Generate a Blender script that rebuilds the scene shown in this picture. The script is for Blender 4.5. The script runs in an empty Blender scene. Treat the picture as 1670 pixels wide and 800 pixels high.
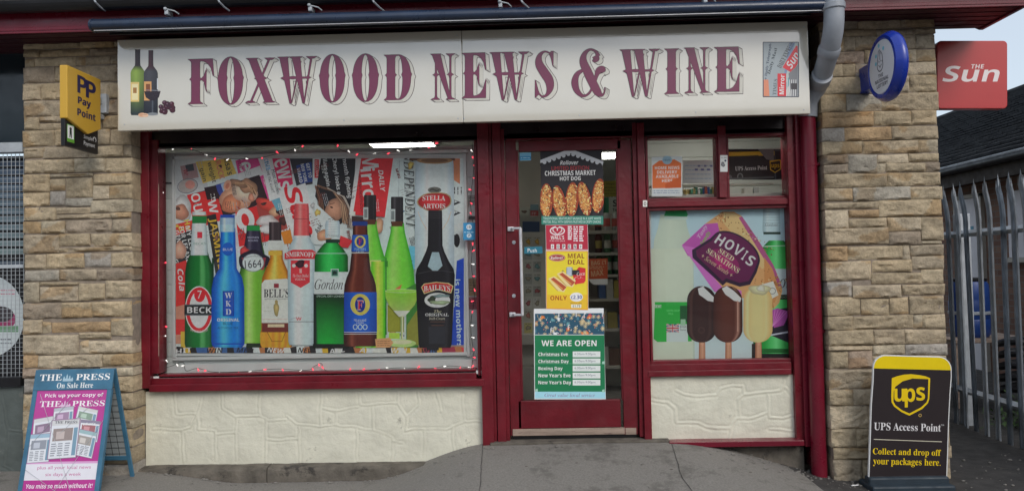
import bpy, bmesh, math, random
from mathutils import Vector, Matrix, noise
random.seed(7)
S = bpy.context.scene
COL = S.collection
R = math.radians

# ------------------------------------------------------------------ camera, sky, sun, exposure
F, D, CH = 1250.0, 5.4, 1.32                 # focal length (photo pixels), distance to facade, camera height
ROLL, TILT, YAW = R(-1.177), R(1.858), R(-1.262)

def rot(v):
    x, y, z = v
    c, s = math.cos(ROLL), math.sin(ROLL); x, z = x*c - z*s, x*s + z*c
    c, s = math.cos(TILT), math.sin(TILT); y, z = y*c - z*s, y*s + z*c
    c, s = math.cos(YAW), math.sin(YAW); x, y = x*c + y*s, -x*s + y*c
    return Vector((x, y, z))

CAM = Vector((0, -D, CH))
cd = bpy.data.cameras.new('camera'); cam = bpy.data.objects.new('camera', cd); COL.objects.link(cam)
cd.sensor_width = 36; cd.lens = 36*F/1670; cd.clip_start = .05; cd.clip_end = 500
rt, up, bk = rot((1, 0, 0)), rot((0, 0, 1)), -rot((0, 1, 0))
m = Matrix(((rt.x, up.x, bk.x), (rt.y, up.y, bk.y), (rt.z, up.z, bk.z))).to_4x4(); m.translation = CAM
cam.matrix_world = m
S.camera = cam

w = bpy.data.worlds.new('World'); S.world = w; w.use_nodes = True
nt = w.node_tree; nt.nodes.clear()
sky = nt.nodes.new('ShaderNodeTexSky'); sky.sky_type = 'NISHITA'; sky.sun_disc = False
SUN_EL, SUN_AZ = R(38), R(150)               # azimuth clockwise from +Y: in front of the shop, a little to the right
sky.sun_elevation = SUN_EL; sky.sun_rotation = SUN_AZ
sky.air_density = 1.0; sky.dust_density = 2.0; sky.ozone_density = 1.5
bg = nt.nodes.new('ShaderNodeBackground'); bg.inputs[1].default_value = .07
veil = nt.nodes.new('ShaderNodeBackground'); veil.inputs[0].default_value = (.90, .96, 1, 1); veil.inputs[1].default_value = .46   # thin even cloud
addn = nt.nodes.new('ShaderNodeAddShader')
out = nt.nodes.new('ShaderNodeOutputWorld')
nt.links.new(sky.outputs[0], bg.inputs[0]); nt.links.new(bg.outputs[0], addn.inputs[0]); nt.links.new(veil.outputs[0], addn.inputs[1]); nt.links.new(addn.outputs[0], out.inputs[0])
sd = bpy.data.lights.new('sun', 'SUN'); sd.energy = 1.25; sd.angle = R(28); sd.color = (1, .95, .88)
so = bpy.data.objects.new('sun', sd); COL.objects.link(so)
sdir = Vector((math.sin(SUN_AZ)*math.cos(SUN_EL), math.cos(SUN_AZ)*math.cos(SUN_EL), math.sin(SUN_EL)))
so.rotation_euler = sdir.to_track_quat('Z', 'Y').to_euler(); so.location = sdir*20
S.view_settings.view_transform = 'Standard'; S.view_settings.look = 'None'
S.view_settings.exposure = 0.2; S.view_settings.gamma = 1; S.view_settings.use_curve_mapping = False
S.cycles.max_bounces = 8; S.cycles.transparent_max_bounces = 12
S.cycles.use_denoising = True; S.cycles.sample_clamp_indirect = 4

# ------------------------------------------------------------------ measuring helpers
def ray(px, py): return rot(((px-835)/F, 1, -(py-400)/F))
def W(px, py, y=0.0):                        # point of the plane y=const seen at a pixel of the photograph
    d = ray(px, py); return CAM + d*((y+D)/d.y)
def hit(px, py, p, n):
    d = ray(px, py); return CAM + d*((p-CAM).dot(n)/d.dot(n))
def X(px, py, y=0.0): return W(px, py, y).x
def Z(px, py, y=0.0): return W(px, py, y).z

# ------------------------------------------------------------------ object helpers
def link(name, mesh, mats, parent=None, smooth=False):
    o = bpy.data.objects.new(name, mesh); COL.objects.link(o)
    for mm in (mats if isinstance(mats, (list, tuple)) else [mats]): mesh.materials.append(mm)
    if parent: o.parent = parent
    if smooth:
        for p in mesh.polygons: p.use_smooth = True
    return o
def tag(o, label=None, cat=None, group=None, kind=None):
    if label: o['label'] = label
    if cat: o['category'] = cat
    if group: o['group'] = group
    if kind: o['kind'] = kind
    return o
def empty(name, label, cat, group=None, loc=(0, 0, 0)):
    o = bpy.data.objects.new(name, None); COL.objects.link(o); o.location = loc; o.empty_display_size = .1
    return tag(o, label, cat, group)
class MB:
    def __init__(s): s.bm = bmesh.new()
    def box(s, x0, x1, y0, y1, z0, z1, bev=.003, rotm=None):
        b = bmesh.new(); bmesh.ops.create_cube(b, size=1)
        for v in b.verts:
            v.co = Vector(((x0+x1)/2 + v.co.x*abs(x1-x0), (y0+y1)/2 + v.co.y*abs(y1-y0), (z0+z1)/2 + v.co.z*abs(z1-z0)))
        if bev: bmesh.ops.bevel(b, geom=b.edges[:], offset=bev, segments=2, affect='EDGES', profile=.5)
        if rotm: b.transform(rotm)
        s.add(b); return s
    def add(s, b):
        me = bpy.data.meshes.new('t'); b.to_mesh(me); s.bm.from_mesh(me); bpy.data.meshes.remove(me); b.free()
    def tube(s, pts, r, n=10, cap=True):
        pts = [Vector(p) for p in pts]; rings = []
        rr = r if isinstance(r, (list, tuple)) else [r]*len(pts)
        prev = None
        for i, p in enumerate(pts):
            t = (pts[min(i+1, len(pts)-1)] - pts[max(i-1, 0)]).normalized()
            a = Vector((0, 0, 1)) if abs(t.z) < .9 else Vector((0, 1, 0))
            if prev is not None: a = prev
            u = (a - t*a.dot(t)).normalized(); v = t.cross(u); prev = u
            rings.append([s.bm.verts.new(p + (u*math.cos(2*math.pi*k/n) + v*math.sin(2*math.pi*k/n))*rr[i]) for k in range(n)])
        for a, b in zip(rings, rings[1:]):
            for k in range(n): s.bm.faces.new((a[k], a[(k+1) % n], b[(k+1) % n], b[k]))
        if cap:
            try: s.bm.faces.new(rings[0][::-1]); s.bm.faces.new(rings[-1])
            except Exception: pass
        return s
    def ball(s, c, rx, ry=None, rz=None, sub=2):
        b = bmesh.new(); bmesh.ops.create_icosphere(b, subdivisions=sub, radius=1)
        for v in b.verts: v.co = Vector(c) + Vector((v.co.x*rx, v.co.y*(ry or rx), v.co.z*(rz or rx)))
        s.add(b); return s
    def prism(s, pts, vec, bev=0):           # closed polygon of 3-D points pushed along vec
        b = bmesh.new(); f = b.faces.new([b.verts.new(p) for p in pts])
        r = bmesh.ops.extrude_face_region(b, geom=[f]); bmesh.ops.translate(b, verts=[e for e in r['geom'] if isinstance(e, bmesh.types.BMVert)], vec=Vector(vec))
        bmesh.ops.recalc_face_normals(b, faces=b.faces[:])
        if bev: bmesh.ops.bevel(b, geom=b.edges[:], offset=bev, segments=2, affect='EDGES', profile=.5)
        s.add(b); return s
    def lathe(s, prof, c, axis='z', n=20):   # prof: (radius, height)
        rings = []
        for (r, h) in prof:
            ring = []
            for k in range(n):
                a = 2*math.pi*k/n; q = (r*math.cos(a), r*math.sin(a))
                v = (q[0], q[1], h) if axis == 'z' else ((h, q[0], q[1]) if axis == 'x' else (q[0], h, q[1]))
                ring.append(s.bm.verts.new(Vector(c)+Vector(v)))
            rings.append(ring)
        for a, b in zip(rings, rings[1:]):
            for k in range(n): s.bm.faces.new((a[k], a[(k+1) % n], b[(k+1) % n], b[k]))
        for r_ in (rings[0][::-1], rings[-1]):
            try: s.bm.faces.new(r_)
            except Exception: pass
        return s
    def build(s, name, mat, parent=None, smooth=False):
        bmesh.ops.recalc_face_normals(s.bm, faces=s.bm.faces[:])
        me = bpy.data.meshes.new(name); s.bm.to_mesh(me); s.bm.free()
        o = link(name, me, mat, parent)
        if smooth:
            for p in me.polygons: p.use_smooth = True
            try: me.set_sharp_from_angle(angle=R(40))
            except Exception: pass
        return o
def pbox(b, l, r, t, bo, y0, y1, bev=.003):  # box whose front face covers photo pixels l..r, t..bo at depth y0
    my, mx = (t+bo)/2, (l+r)/2
    b.box(X(l, my, y0), X(r, my, y0), y0, y1, Z(mx, bo, y0), Z(mx, t, y0), bev)

# ------------------------------------------------------------------ materials
def srgb(c):
    c /= 255.0
    return c/12.92 if c <= .04045 else ((c+.055)/1.055)**2.4
def mat(name, col, rough=.6, metal=0, noise_amt=0, nscale=8, bump=0, bscale=60, spec=.5, dirt=None, dscale=3, dth=.6, coat=0, stretch=None, emit=None):
    M = bpy.data.materials.new(name); M.use_nodes = True; t = M.node_tree
    p = t.nodes['Principled BSDF']; p.inputs['Roughness'].default_value = rough; p.inputs['Metallic'].default_value = metal
    p.inputs['Specular IOR Level'].default_value = spec; p.inputs['Coat Weight'].default_value = coat; p.inputs['Coat Roughness'].default_value = .04
    if coat >= 1: p.inputs['Coat IOR'].default_value = 1.9
    tc = t.nodes.new('ShaderNodeTexCoord'); co = tc.outputs['Object']
    if stretch:
        mp = t.nodes.new('ShaderNodeMapping'); mp.inputs['Scale'].default_value = stretch; t.links.new(co, mp.inputs[0]); co = mp.outputs[0]
    c = t.nodes.new('ShaderNodeRGB'); c.outputs[0].default_value = (*col, 1); last = c.outputs[0]
    def mixc(fac, a, b, mode='MIX'):
        n = t.nodes.new('ShaderNodeMix'); n.data_type = 'RGBA'; n.blend_type = mode
        if hasattr(fac, 'links'): t.links.new(fac, n.inputs['Factor'])
        else: n.inputs['Factor'].default_value = fac
        for s_, v in ((n.inputs[6], a), (n.inputs[7], b)):
            if hasattr(v, 'links'): t.links.new(v, s_)
            else: s_.default_value = (*v, 1)
        return n.outputs[2]
    def nz(sc, det=6, ro=.6):
        n = t.nodes.new('ShaderNodeTexNoise'); n.inputs['Scale'].default_value = sc; n.inputs['Detail'].default_value = det
        n.inputs['Roughness'].default_value = ro; t.links.new(co, n.inputs['Vector']); return n.outputs[0]
    def ramp(v, a, b, ca=0, cb=1):
        n = t.nodes.new('ShaderNodeMapRange'); n.inputs[1].default_value = a; n.inputs[2].default_value = b
        n.inputs[3].default_value = ca; n.inputs[4].default_value = cb; t.links.new(v, n.inputs[0]); return n.outputs[0]
    if noise_amt:
        r_ = ramp(nz(nscale), .3, .7, 1-noise_amt, 1+noise_amt)
        vm = t.nodes.new('ShaderNodeVectorMath'); vm.operation = 'SCALE'; t.links.new(last, vm.inputs[0]); t.links.new(r_, vm.inputs['Scale']); last = vm.outputs[0]
        rr = ramp(nz(nscale*1.7), .3, .7, max(0, rough-.12), min(1, rough+.15)); t.links.new(rr, p.inputs['Roughness'])
    if dirt:
        f = ramp(nz(dscale, 10, .75), dth, dth+.08); last = mixc(f, last, dirt)
    t.links.new(last, p.inputs['Base Color'])
    if bump:
        b = t.nodes.new('ShaderNodeBump'); b.inputs['Strength'].default_value = bump; b.inputs['Distance'].default_value = .01
        t.links.new(nz(bscale, 8, .65), b.inputs['Height']); t.links.new(b.outputs[0], p.inputs['Normal'])
    if emit:
        p.inputs['Emission Color'].default_value = (*col, 1); p.inputs['Emission Strength'].default_value = emit
    return M
def attr_mat(name, rough=.5, bump=0, bscale=50, amt=.0, nscale=30, coat=0, spec=.5):
    M = mat(name, (1, 1, 1), rough, bump=bump, bscale=bscale, coat=coat, spec=spec); t = M.node_tree; p = t.nodes['Principled BSDF']
    a = t.nodes.new('ShaderNodeAttribute'); a.attribute_name = 'Col'; last = a.outputs['Color']
    if amt:
        tc = t.nodes.new('ShaderNodeTexCoord')
        for sc, am in ((nscale, amt), (nscale/6, amt*.8)):
            n = t.nodes.new('ShaderNodeTexNoise'); n.inputs['Scale'].default_value = sc; n.inputs['Detail'].default_value = 8; n.inputs['Roughness'].default_value = .7
            t.links.new(tc.outputs['Object'], n.inputs['Vector'])
            r_ = t.nodes.new('ShaderNodeMapRange'); r_.inputs[1].default_value = .3; r_.inputs[2].default_value = .7; r_.inputs[3].default_value = 1-am; r_.inputs[4].default_value = 1+am
            t.links.new(n.outputs[0], r_.inputs[0])
            vm = t.nodes.new('ShaderNodeVectorMath'); vm.operation = 'SCALE'; t.links.new(last, vm.inputs[0]); t.links.new(r_.outputs[0], vm.inputs['Scale']); last = vm.outputs[0]
    t.links.new(last, p.inputs['Base Color']); return M

MAT = dict(
    maroon=mat('maroon_paint', (.145, .0055, .014), .38, noise_amt=.28, nscale=5, bump=.4, bscale=25, dirt=(.30, .20, .19), dscale=26, dth=.70),
    maroon_door=mat('maroon_door_paint', (.135, .0045, .012), .4, noise_amt=.25, nscale=4, bump=.35, bscale=18, dirt=(.26, .15, .14), dscale=24, dth=.69),
    maroon_up=mat('maroon_upvc', (.15, .006, .02), .3, noise_amt=.12, nscale=3, bump=.06, bscale=12),
    lintel=mat('shaded_lintel_black', (.012, .005, .007), .35, noise_amt=.3, nscale=4, bump=.1, bscale=20),  # near-black: the shade under the sign is put into this colour
    soffit=mat('dark_soffit', (.045, .006, .012), .45, noise_amt=.25, nscale=4),
    dark_glass=mat('dark_shop_glass', (.018, .028, .036), .12, noise_amt=.2, nscale=2),
    black=mat('black_plastic', (.008, .008, .010), .4, noise_amt=.3, nscale=4),
    navy=mat('navy_awning_metal', (.018, .032, .066), .32, noise_amt=.2, nscale=6, coat=.2),
    sign=mat('cream_sign_panel', (.63, .60, .515), .12, noise_amt=.02, nscale=3, bump=.05, bscale=1.6, dirt=(.50, .47, .41), dscale=5, dth=.74, coat=1.0, spec=1.0),
    glossw=mat('white_plastic', (.75, .76, .76), .4, noise_amt=.05, nscale=6),
    white=mat('white_shop_panel', (.78, .80, .79), .55, noise_amt=.06, nscale=4),
    grey_pipe=mat('grey_plastic_pipe', (.32, .345, .385), .42, noise_amt=.12, nscale=5, bump=.05, bscale=20),
    concrete=mat('concrete', (.245, .232, .212), .9, noise_amt=.22, nscale=90, bump=1.0, bscale=140, dirt=(.165, .155, .14), dscale=3.0, dth=.54),
    asphalt=mat('asphalt', (.05, .047, .045), .9, noise_amt=.35, nscale=9, bump=.8, bscale=90, dirt=(.12, .11, .10), dscale=5, dth=.6),
    kerb=mat('weathered_stone_ledge', (.13, .115, .095), .9, noise_amt=.35, nscale=10, bump=.7, bscale=60, dirt=(.04, .036, .032), dscale=7, dth=.54),
    metal=mat('satin_aluminium', (.62, .63, .66), .4, metal=.35, noise_amt=.1, nscale=20),
    galv=mat('galvanised_steel', (.46, .50, .54), .55, metal=.1, noise_amt=.25, nscale=8),
    wood=mat('bare_weathered_wood', (.33, .25, .20), .8, noise_amt=.3, nscale=14, bump=.4, bscale=40, dirt=(.10, .05, .05), dscale=16, dth=.57, stretch=(.3, 1, 2)),
    blue=mat('teal_painted_metal', (.05, .165, .27), .5, noise_amt=.2, nscale=8, dirt=(.13, .05, .03), dscale=14, dth=.70, bump=.1),
    tile=mat('dark_roof_tile', (.012, .014, .018), .85, noise_amt=.3, nscale=5),
    brick_plain=mat('yellowish_side_render', (.2, .17, .13), .9, noise_amt=.2),
    wire=mat('dark_green_wire', (.01, .02, .012), .5),
    barrel=mat('blue_plastic', (.015, .06, .26), .4, noise_amt=.2, nscale=4),
    floor=mat('grey_vinyl_floor', (.10, .095, .088), .35, noise_amt=.2, nscale=5),
    shelf=mat('cream_shelf_metal', (.45, .43, .38), .5, noise_amt=.05),
    inner=mat('pale_interior_wall', (.42, .43, .40), .8, noise_amt=.05),
    leaf=mat('weed_leaves', (.05, .10, .025), .7, noise_amt=.4, nscale=20),
    stone=attr_mat('rough_sandstone', .92, bump=1.0, bscale=75, amt=.26, nscale=38),
    mortar=mat('lime_mortar', (.27, .225, .18), .95, noise_amt=.25, nscale=20, bump=.5, bscale=80),
    printed=attr_mat('printed_vinyl', .45, amt=.03, nscale=12),
    collage=attr_mat('printed_collage', .4, amt=.10, nscale=46),
    printed_gloss=attr_mat('printed_gloss', .25, amt=.04, nscale=8, coat=.3),
    paper=attr_mat('printed_paper', .6, amt=.04, nscale=15, bump=.12, bscale=7),
    goods=attr_mat('shop_goods', .35, amt=.1, nscale=30),
    lamp=mat('lit_ceiling_panel', (1, .97, .9), .5, emit=18.0),
    redbulb=mat('red_bulb', (1, .06, .10), .3, emit=1.8),
    whitebulb=mat('white_bulb', (1, .95, .9), .3, emit=1.2),
)
def glass_mat():
    M = bpy.data.materials.new('window_glass'); M.use_nodes = True; t = M.node_tree; t.nodes.clear()
    o = t.nodes.new('ShaderNodeOutputMaterial'); mx = t.nodes.new('ShaderNodeMixShader'); tr = t.nodes.new('ShaderNodeBsdfTransparent')
    gl = t.nodes.new('ShaderNodeBsdfGlossy'); gl.inputs['Roughness'].default_value = .015; fr = t.nodes.new('ShaderNodeFresnel'); fr.inputs[0].default_value = 1.34
    tr.inputs[0].default_value = (.975, .985, .98, 1)
    t.links.new(fr.outputs[0], mx.inputs[0]); t.links.new(tr.outputs[0], mx.inputs[1]); t.links.new(gl.outputs[0], mx.inputs[2]); t.links.new(mx.outputs[0], o.inputs[0]); return M
MAT['glass'] = glass_mat()
def brick_mat():
    M = bpy.data.materials.new('dark_brick'); M.use_nodes = True; t = M.node_tree; p = t.nodes['Principled BSDF']; p.inputs['Roughness'].default_value = .9
    tc = t.nodes.new('ShaderNodeTexCoord'); sp = t.nodes.new('ShaderNodeSeparateXYZ'); cb = t.nodes.new('ShaderNodeCombineXYZ')
    t.links.new(tc.outputs['Object'], sp.inputs[0]); ad = t.nodes.new('ShaderNodeMath'); ad.operation = 'ADD'
    t.links.new(sp.outputs[0], ad.inputs[0]); t.links.new(sp.outputs[1], ad.inputs[1]); t.links.new(ad.outputs[0], cb.inputs[0]); t.links.new(sp.outputs[2], cb.inputs[1])
    b = t.nodes.new('ShaderNodeTexBrick'); b.inputs['Scale'].default_value = 1; b.inputs['Brick Width'].default_value = .225; b.inputs['Row Height'].default_value = .075
    b.inputs['Mortar Size'].default_value = .006; b.inputs['Color1'].default_value = (.17, .09, .068, 1); b.inputs['Color2'].default_value = (.25, .15, .11, 1); b.inputs['Mortar'].default_value = (.2, .18, .16, 1)
    t.links.new(cb.outputs[0], b.inputs[0]); t.links.new(b.outputs[0], p.inputs['Base Color']); return M
MAT['brick'] = brick_mat()
def render_wall_mat(name, col):
    return mat(name, col, .6, noise_amt=.07, nscale=6, bump=.5, bscale=35, dirt=(.33, .32, .26), dscale=6, dth=.61)
MAT['cream_wall'] = render_wall_mat('cream_masonry_paint', (.69, .68, .565))
MAT['grey_wall'] = mat('grey_masonry_paint', (.10, .12, .115), .6, noise_amt=.15, bump=.2, dirt=(.2, .2, .18), dscale=6, dth=.62)

# ------------------------------------------------------------------ printing: flat coloured shapes and lettering laid on a plane
_tc = {}
MAPS = dict(b=(0x1D5D4, 0x1D5EE, 0x1D7EC), s=(0x1D400, 0x1D41A, 0x1D7CE), si=(0x1D434, 0x1D44E, None))
def styled(s, style):
    if style not in MAPS: return s
    u, l, d = MAPS[style]; q = ''
    for ch in s:
        if 'A' <= ch <= 'Z': q += chr(u+ord(ch)-65)
        elif 'a' <= ch <= 'z': q += (chr(0x210e) if (style == 'si' and ch == 'h') else chr(l+ord(ch)-97))
        elif '0' <= ch <= '9' and d: q += chr(d+ord(ch)-48)
        else: q += ch
    return q
def batch_text(keys):                         # all lettering is shaped in one go: one line of a text body per string
    c = bpy.data.curves.new('t', 'FONT'); c.body = '\n'.join(styled(*k) for k in keys); c.resolution_u = 3; c.fill_mode = 'FRONT'; c.space_line = 3.0
    o = bpy.data.objects.new('t', c); me = o.to_mesh(); me.calc_loop_triangles()
    vs = [(v.co.x, v.co.y) for v in me.vertices]; rows = {}
    for lt in me.loop_triangles:
        t = [vs[i] for i in lt.vertices]; k = int(round((-(t[0][1]+t[1][1]+t[2][1])/3+.3)/3.0)); rows.setdefault(k, []).append(t)
    o.to_mesh_clear(); bpy.data.objects.remove(o); bpy.data.curves.remove(c)
    for k, key in enumerate(keys):
        tr = rows.get(k, []) or [[(0, 0), (1, 0), (0, 1)]]
        xs_ = [p[0] for t in tr for p in t]; ys_ = [p[1] for t in tr for p in t]; x0, x1, y0, y1 = min(xs_), max(xs_), min(ys_), max(ys_)
        _tc[key] = [[((x-x0)/(x1-x0), (y-y0)/(y1-y0)) for x, y in t] for t in tr]
def clip_poly(pts, box):
    x0, y0, x1, y1 = box
    for ax, lim, sg in ((0, x0, 1), (0, x1, -1), (1, y0, 1), (1, y1, -1)):
        o = []
        for i in range(len(pts)):
            a, b = pts[i-1], pts[i]; da, db = (a[ax]-lim)*sg, (b[ax]-lim)*sg
            if (da >= 0) != (db >= 0):
                t = da/(da-db); o.append(tuple(a[k]+(b[k]-a[k])*t for k in range(len(a))))
            if db >= 0: o.append(b)
        pts = o
        if not pts: return []
    return pts
PRINTS = []
class Print:
    def __init__(s, p, n, gain=1.0, step=.00008, clip=None):
        s.p, s.n = Vector(p), Vector(n).normalized(); s.gain = gain; s.step = step; s.clip = clip; s.quad = None; s.shapes = []
    def col(s, c): return tuple(min(.88, srgb(k)*s.gain) for k in c[:3])
    def up(s): s.shapes.append(dict(f=[], t=None, clip=s.clip, quad=s.quad))
    def to3(s, p, quad, lay):
        if quad:                              # unit square mapped on a 3-D quad (bl, br, tr, tl)
            a, b, c, d = quad; u, v = p[0], p[1]
            q = a*(1-u)*(1-v) + b*u*(1-v) + c*u*v + d*(1-u)*v
        else: q = hit(p[0], p[1], s.p, s.n)
        return q + s.n*(lay*s.step)
    def face(s, pts, cols):
        n = len(pts)
        if isinstance(cols[0], (int, float)): cols = [cols]*n
        s.shapes[-1]['f'].append([(*pts[i], *cols[i][:3]) for i in range(n)])
    def finish(s):
        V, Fc, C, done = [], [], [], []; top = 0
        for sh in s.shapes:
            if sh['t']: s.lay_text(sh)
            fs = [clip_poly(f, sh['clip']) if sh['clip'] else f for f in sh['f']]; fs = [f for f in fs if len(f) >= 3]
            if not fs: continue
            x0 = min(p[0] for f in fs for p in f); x1 = max(p[0] for f in fs for p in f); y0 = min(p[1] for f in fs for p in f); y1 = max(p[1] for f in fs for p in f)
            lay = 1
            for (a, b, c, d, l, q) in done:
                if l >= lay and (q is not sh['quad'] or (a < x1 and b > x0 and c < y1 and d > y0)): lay = l+1
            done.append((x0, x1, y0, y1, lay, sh['quad'])); top = max(top, lay)
            for f in fs:
                i0 = len(V)
                for q in f: V.append(s.to3(q[:2], sh['quad'], lay)); C.append(s.col(q[2:]))
                Fc.append(tuple(range(i0, i0+len(f))))
        me = s.mesh; me.from_pydata(V, [], Fc)
        at = me.color_attributes.new('Col', 'FLOAT_COLOR', 'POINT'); at.data.foreach_set('color', [k for c in C for k in (*c, 1)])
        me.update()
        if sum(p.normal.dot(s.n)*p.area for p in me.polygons) != 0:
            for p in me.polygons:
                if p.normal.dot(s.n) < 0: p.flip()
        return top
    def poly(s, pts, c): s.up(); s.face(pts, c); return s
    def rect(s, x0, y0, x1, y1, c, ang=0):
        pts = [(x0, y0), (x1, y0), (x1, y1), (x0, y1)]
        if ang:
            cx, cy = (x0+x1)/2, (y0+y1)/2; a = R(ang); pts = [(cx+(x-cx)*math.cos(a)-(y-cy)*math.sin(a), cy+(x-cx)*math.sin(a)+(y-cy)*math.cos(a)) for x, y in pts]
        return s.poly(pts, c)
    def ell(s, cx, cy, rx, ry, c, ang=0, a0=0, a1=360, n=28):
        a = R(ang); P = []
        for k in range(n + (a1-a0 < 360)):
            t = R(a0+(a1-a0)*k/n); x, y = rx*math.cos(t), ry*math.sin(t); P.append((cx+x*math.cos(a)-y*math.sin(a), cy+x*math.sin(a)+y*math.cos(a)))
        return s.poly(P, c)
    def ring(s, cx, cy, rx, ry, w_, c, ang=0, a0=0, a1=360, n=28):
        a = R(ang); s.up(); q = []
        for k in range(n+1):
            t = R(a0+(a1-a0)*k/n); row = []
            for f in (0, -w_):
                x, y = (rx+f)*math.cos(t), (ry+f)*math.sin(t); row.append((cx+x*math.cos(a)-y*math.sin(a), cy+x*math.sin(a)+y*math.cos(a)))
            q.append(row)
        for a_, b_ in zip(q, q[1:]): s.face([a_[0], b_[0], b_[1], a_[1]], c)
        return s
    def line(s, pts, w_, c):
        s.up(); L = []
        for i, p in enumerate(pts):
            a, b = pts[max(0, i-1)], pts[min(len(pts)-1, i+1)]; dx, dy = b[0]-a[0], b[1]-a[1]; l = math.hypot(dx, dy) or 1
            nx, ny = -dy/l*w_/2, dx/l*w_/2; L.append(((p[0]+nx, p[1]+ny), (p[0]-nx, p[1]-ny)))
        for a, b in zip(L, L[1:]): s.face([a[0], b[0], b[1], a[1]], c)
        return s
    def shape(s, cx, prof, fn, nu=10):        # symmetric silhouette of (y, halfwidth); fn(u, v) -> colour
        s.up(); rows = []
        y0, y1 = prof[0][0], prof[-1][0]
        for (y, h) in prof: rows.append([((cx+h*(2*k/nu-1), y), fn(k/nu, (y-y0)/(y1-y0))) for k in range(nu+1)])
        for a, b in zip(rows, rows[1:]):
            for k in range(nu):
                q = [a[k], a[k+1], b[k+1], b[k]]; s.face([t[0] for t in q], [t[1] for t in q])
        return s
    def text(s, t, cx, cy, L, H, c, style='b', ang=0, skew=0, arc=0):
        if style == 'bi': style, skew = 'b', skew + .22
        if style in ('sc', 'sbi'): style = 'si'
        if not s.quad and H < 5 and style in ('b', 's'): style = 'r'
        s.up(); s.shapes[-1]['t'] = (t, style, cx, cy, L, H, c, ang, skew, arc); return s
    def lay_text(s, sh):
        t, style, cx, cy, L, H, c, ang, skew, arc = sh['t']; a = R(ang); ca, sa = math.cos(a), math.sin(a)
        fl = -1 if not sh['quad'] else 1
        for tri in _tc[(t, style)]:
            P = []
            for u, v in tri:
                x, y = (u-.5)*L + skew*(v-.5)*H, (v-.5)*H*fl
                if arc: y += fl*arc*(1-(2*u-1)**2)*H
                P.append((cx+x*ca-y*sa, cy+x*sa+y*ca, *c))
            sh['f'].append(P)
    def blob(s, cx, cy, rx, ry, c, seed=0, amp=.25, ang=0, n=22):
        rn = random.Random(seed); ph = [rn.uniform(0, 6.28) for _ in range(4)]; P = []; a = R(ang); s.up()
        for k in range(n):
            t = 2*math.pi*k/n; r_ = 1+amp*(math.sin(2*t+ph[0])*.4+math.sin(3*t+ph[1])*.35+math.sin(5*t+ph[2])*.25)
            x, y = rx*math.cos(t)*r_, ry*math.sin(t)*r_; P.append((cx+x*math.cos(a)-y*math.sin(a), cy+x*math.sin(a)+y*math.cos(a)))
        ox, oy = rn.uniform(-.25, .25)*rx, rn.uniform(-.35, .05)*ry; m_ = [((p[0]+cx+ox)/2, (p[1]+cy+oy)/2) for p in P]
        c0, c1, c2 = tuple(min(245, q*1.10+6) for q in c), c, tuple(q*.74 for q in c)
        for k in range(n):
            j = (k+1) % n; s.face([P[k], P[j], m_[j], m_[k]], [c2, c2, c1, c1]); s.face([m_[k], m_[j], (cx+ox, cy+oy)], [c1, c1, c0])
        return s
    def strands(s, pts, w_, n, cols, seed=0, lw=.8):          # hair: many fine lines following a path
        rn = random.Random(seed)
        for k in range(n):
            o = rn.uniform(-1, 1); q = [(x+o*w_*(.3+.7*i/(len(pts)-1))+rn.uniform(-.8, .8), y+o*w_*.3+rn.uniform(-.8, .8)) for i, (x, y) in enumerate(pts)]
            s.line(q, lw*rn.uniform(.6, 1.4), rn.choice(cols))
    def lines(s, x0, y0, x1, y1, n, c, w_=1.2, ang=0, seed=1):   # small print
        rn = random.Random(seed); cx, cy = (x0+x1)/2, (y0+y1)/2; a = R(ang); s.up()
        for k in range(n):
            y = y0+(y1-y0)*(k+.5)/n; x = x0
            while x < x1-1:
                l = rn.uniform(2, 7); xe = min(x1, x+l)
                P = [(x, y-w_/2), (xe, y-w_/2), (xe, y+w_/2), (x, y+w_/2)]
                s.face([(cx+(u-cx)*math.cos(a)-(v-cy)*math.sin(a), cy+(u-cx)*math.sin(a)+(v-cy)*math.cos(a)) for u, v in P], c); x = xe+rn.uniform(.8, 1.6)
    def build(s, name, mt, parent=None, thick=0):
        s.mesh = bpy.data.meshes.new(name); PRINTS.append(s); return link(name, s.mesh, mt, parent)
def finish_prints():
    keys = []
    for p in PRINTS:
        for sh in p.shapes:
            if sh['t'] and sh['t'][:2] not in keys: keys.append(sh['t'][:2])
    batch_text(keys)
    print('layers', [p.finish() for p in PRINTS])
def colored(mesh, c):
    at = mesh.color_attributes.new('Col', 'FLOAT_COLOR', 'POINT')
    at.data.foreach_set('color', [k for _ in mesh.vertices for k in (*c, 1)])
FRONT = (0, -1, 0)
def card(name, y, outline, mt, thick, parent, edge=None):   # a real sheet with thickness behind a print; outline in pixels
    b = MB(); b.prism([W(px, py, y) for px, py in outline], (0, thick, 0)); return b.build(name, mt, parent)

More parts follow.
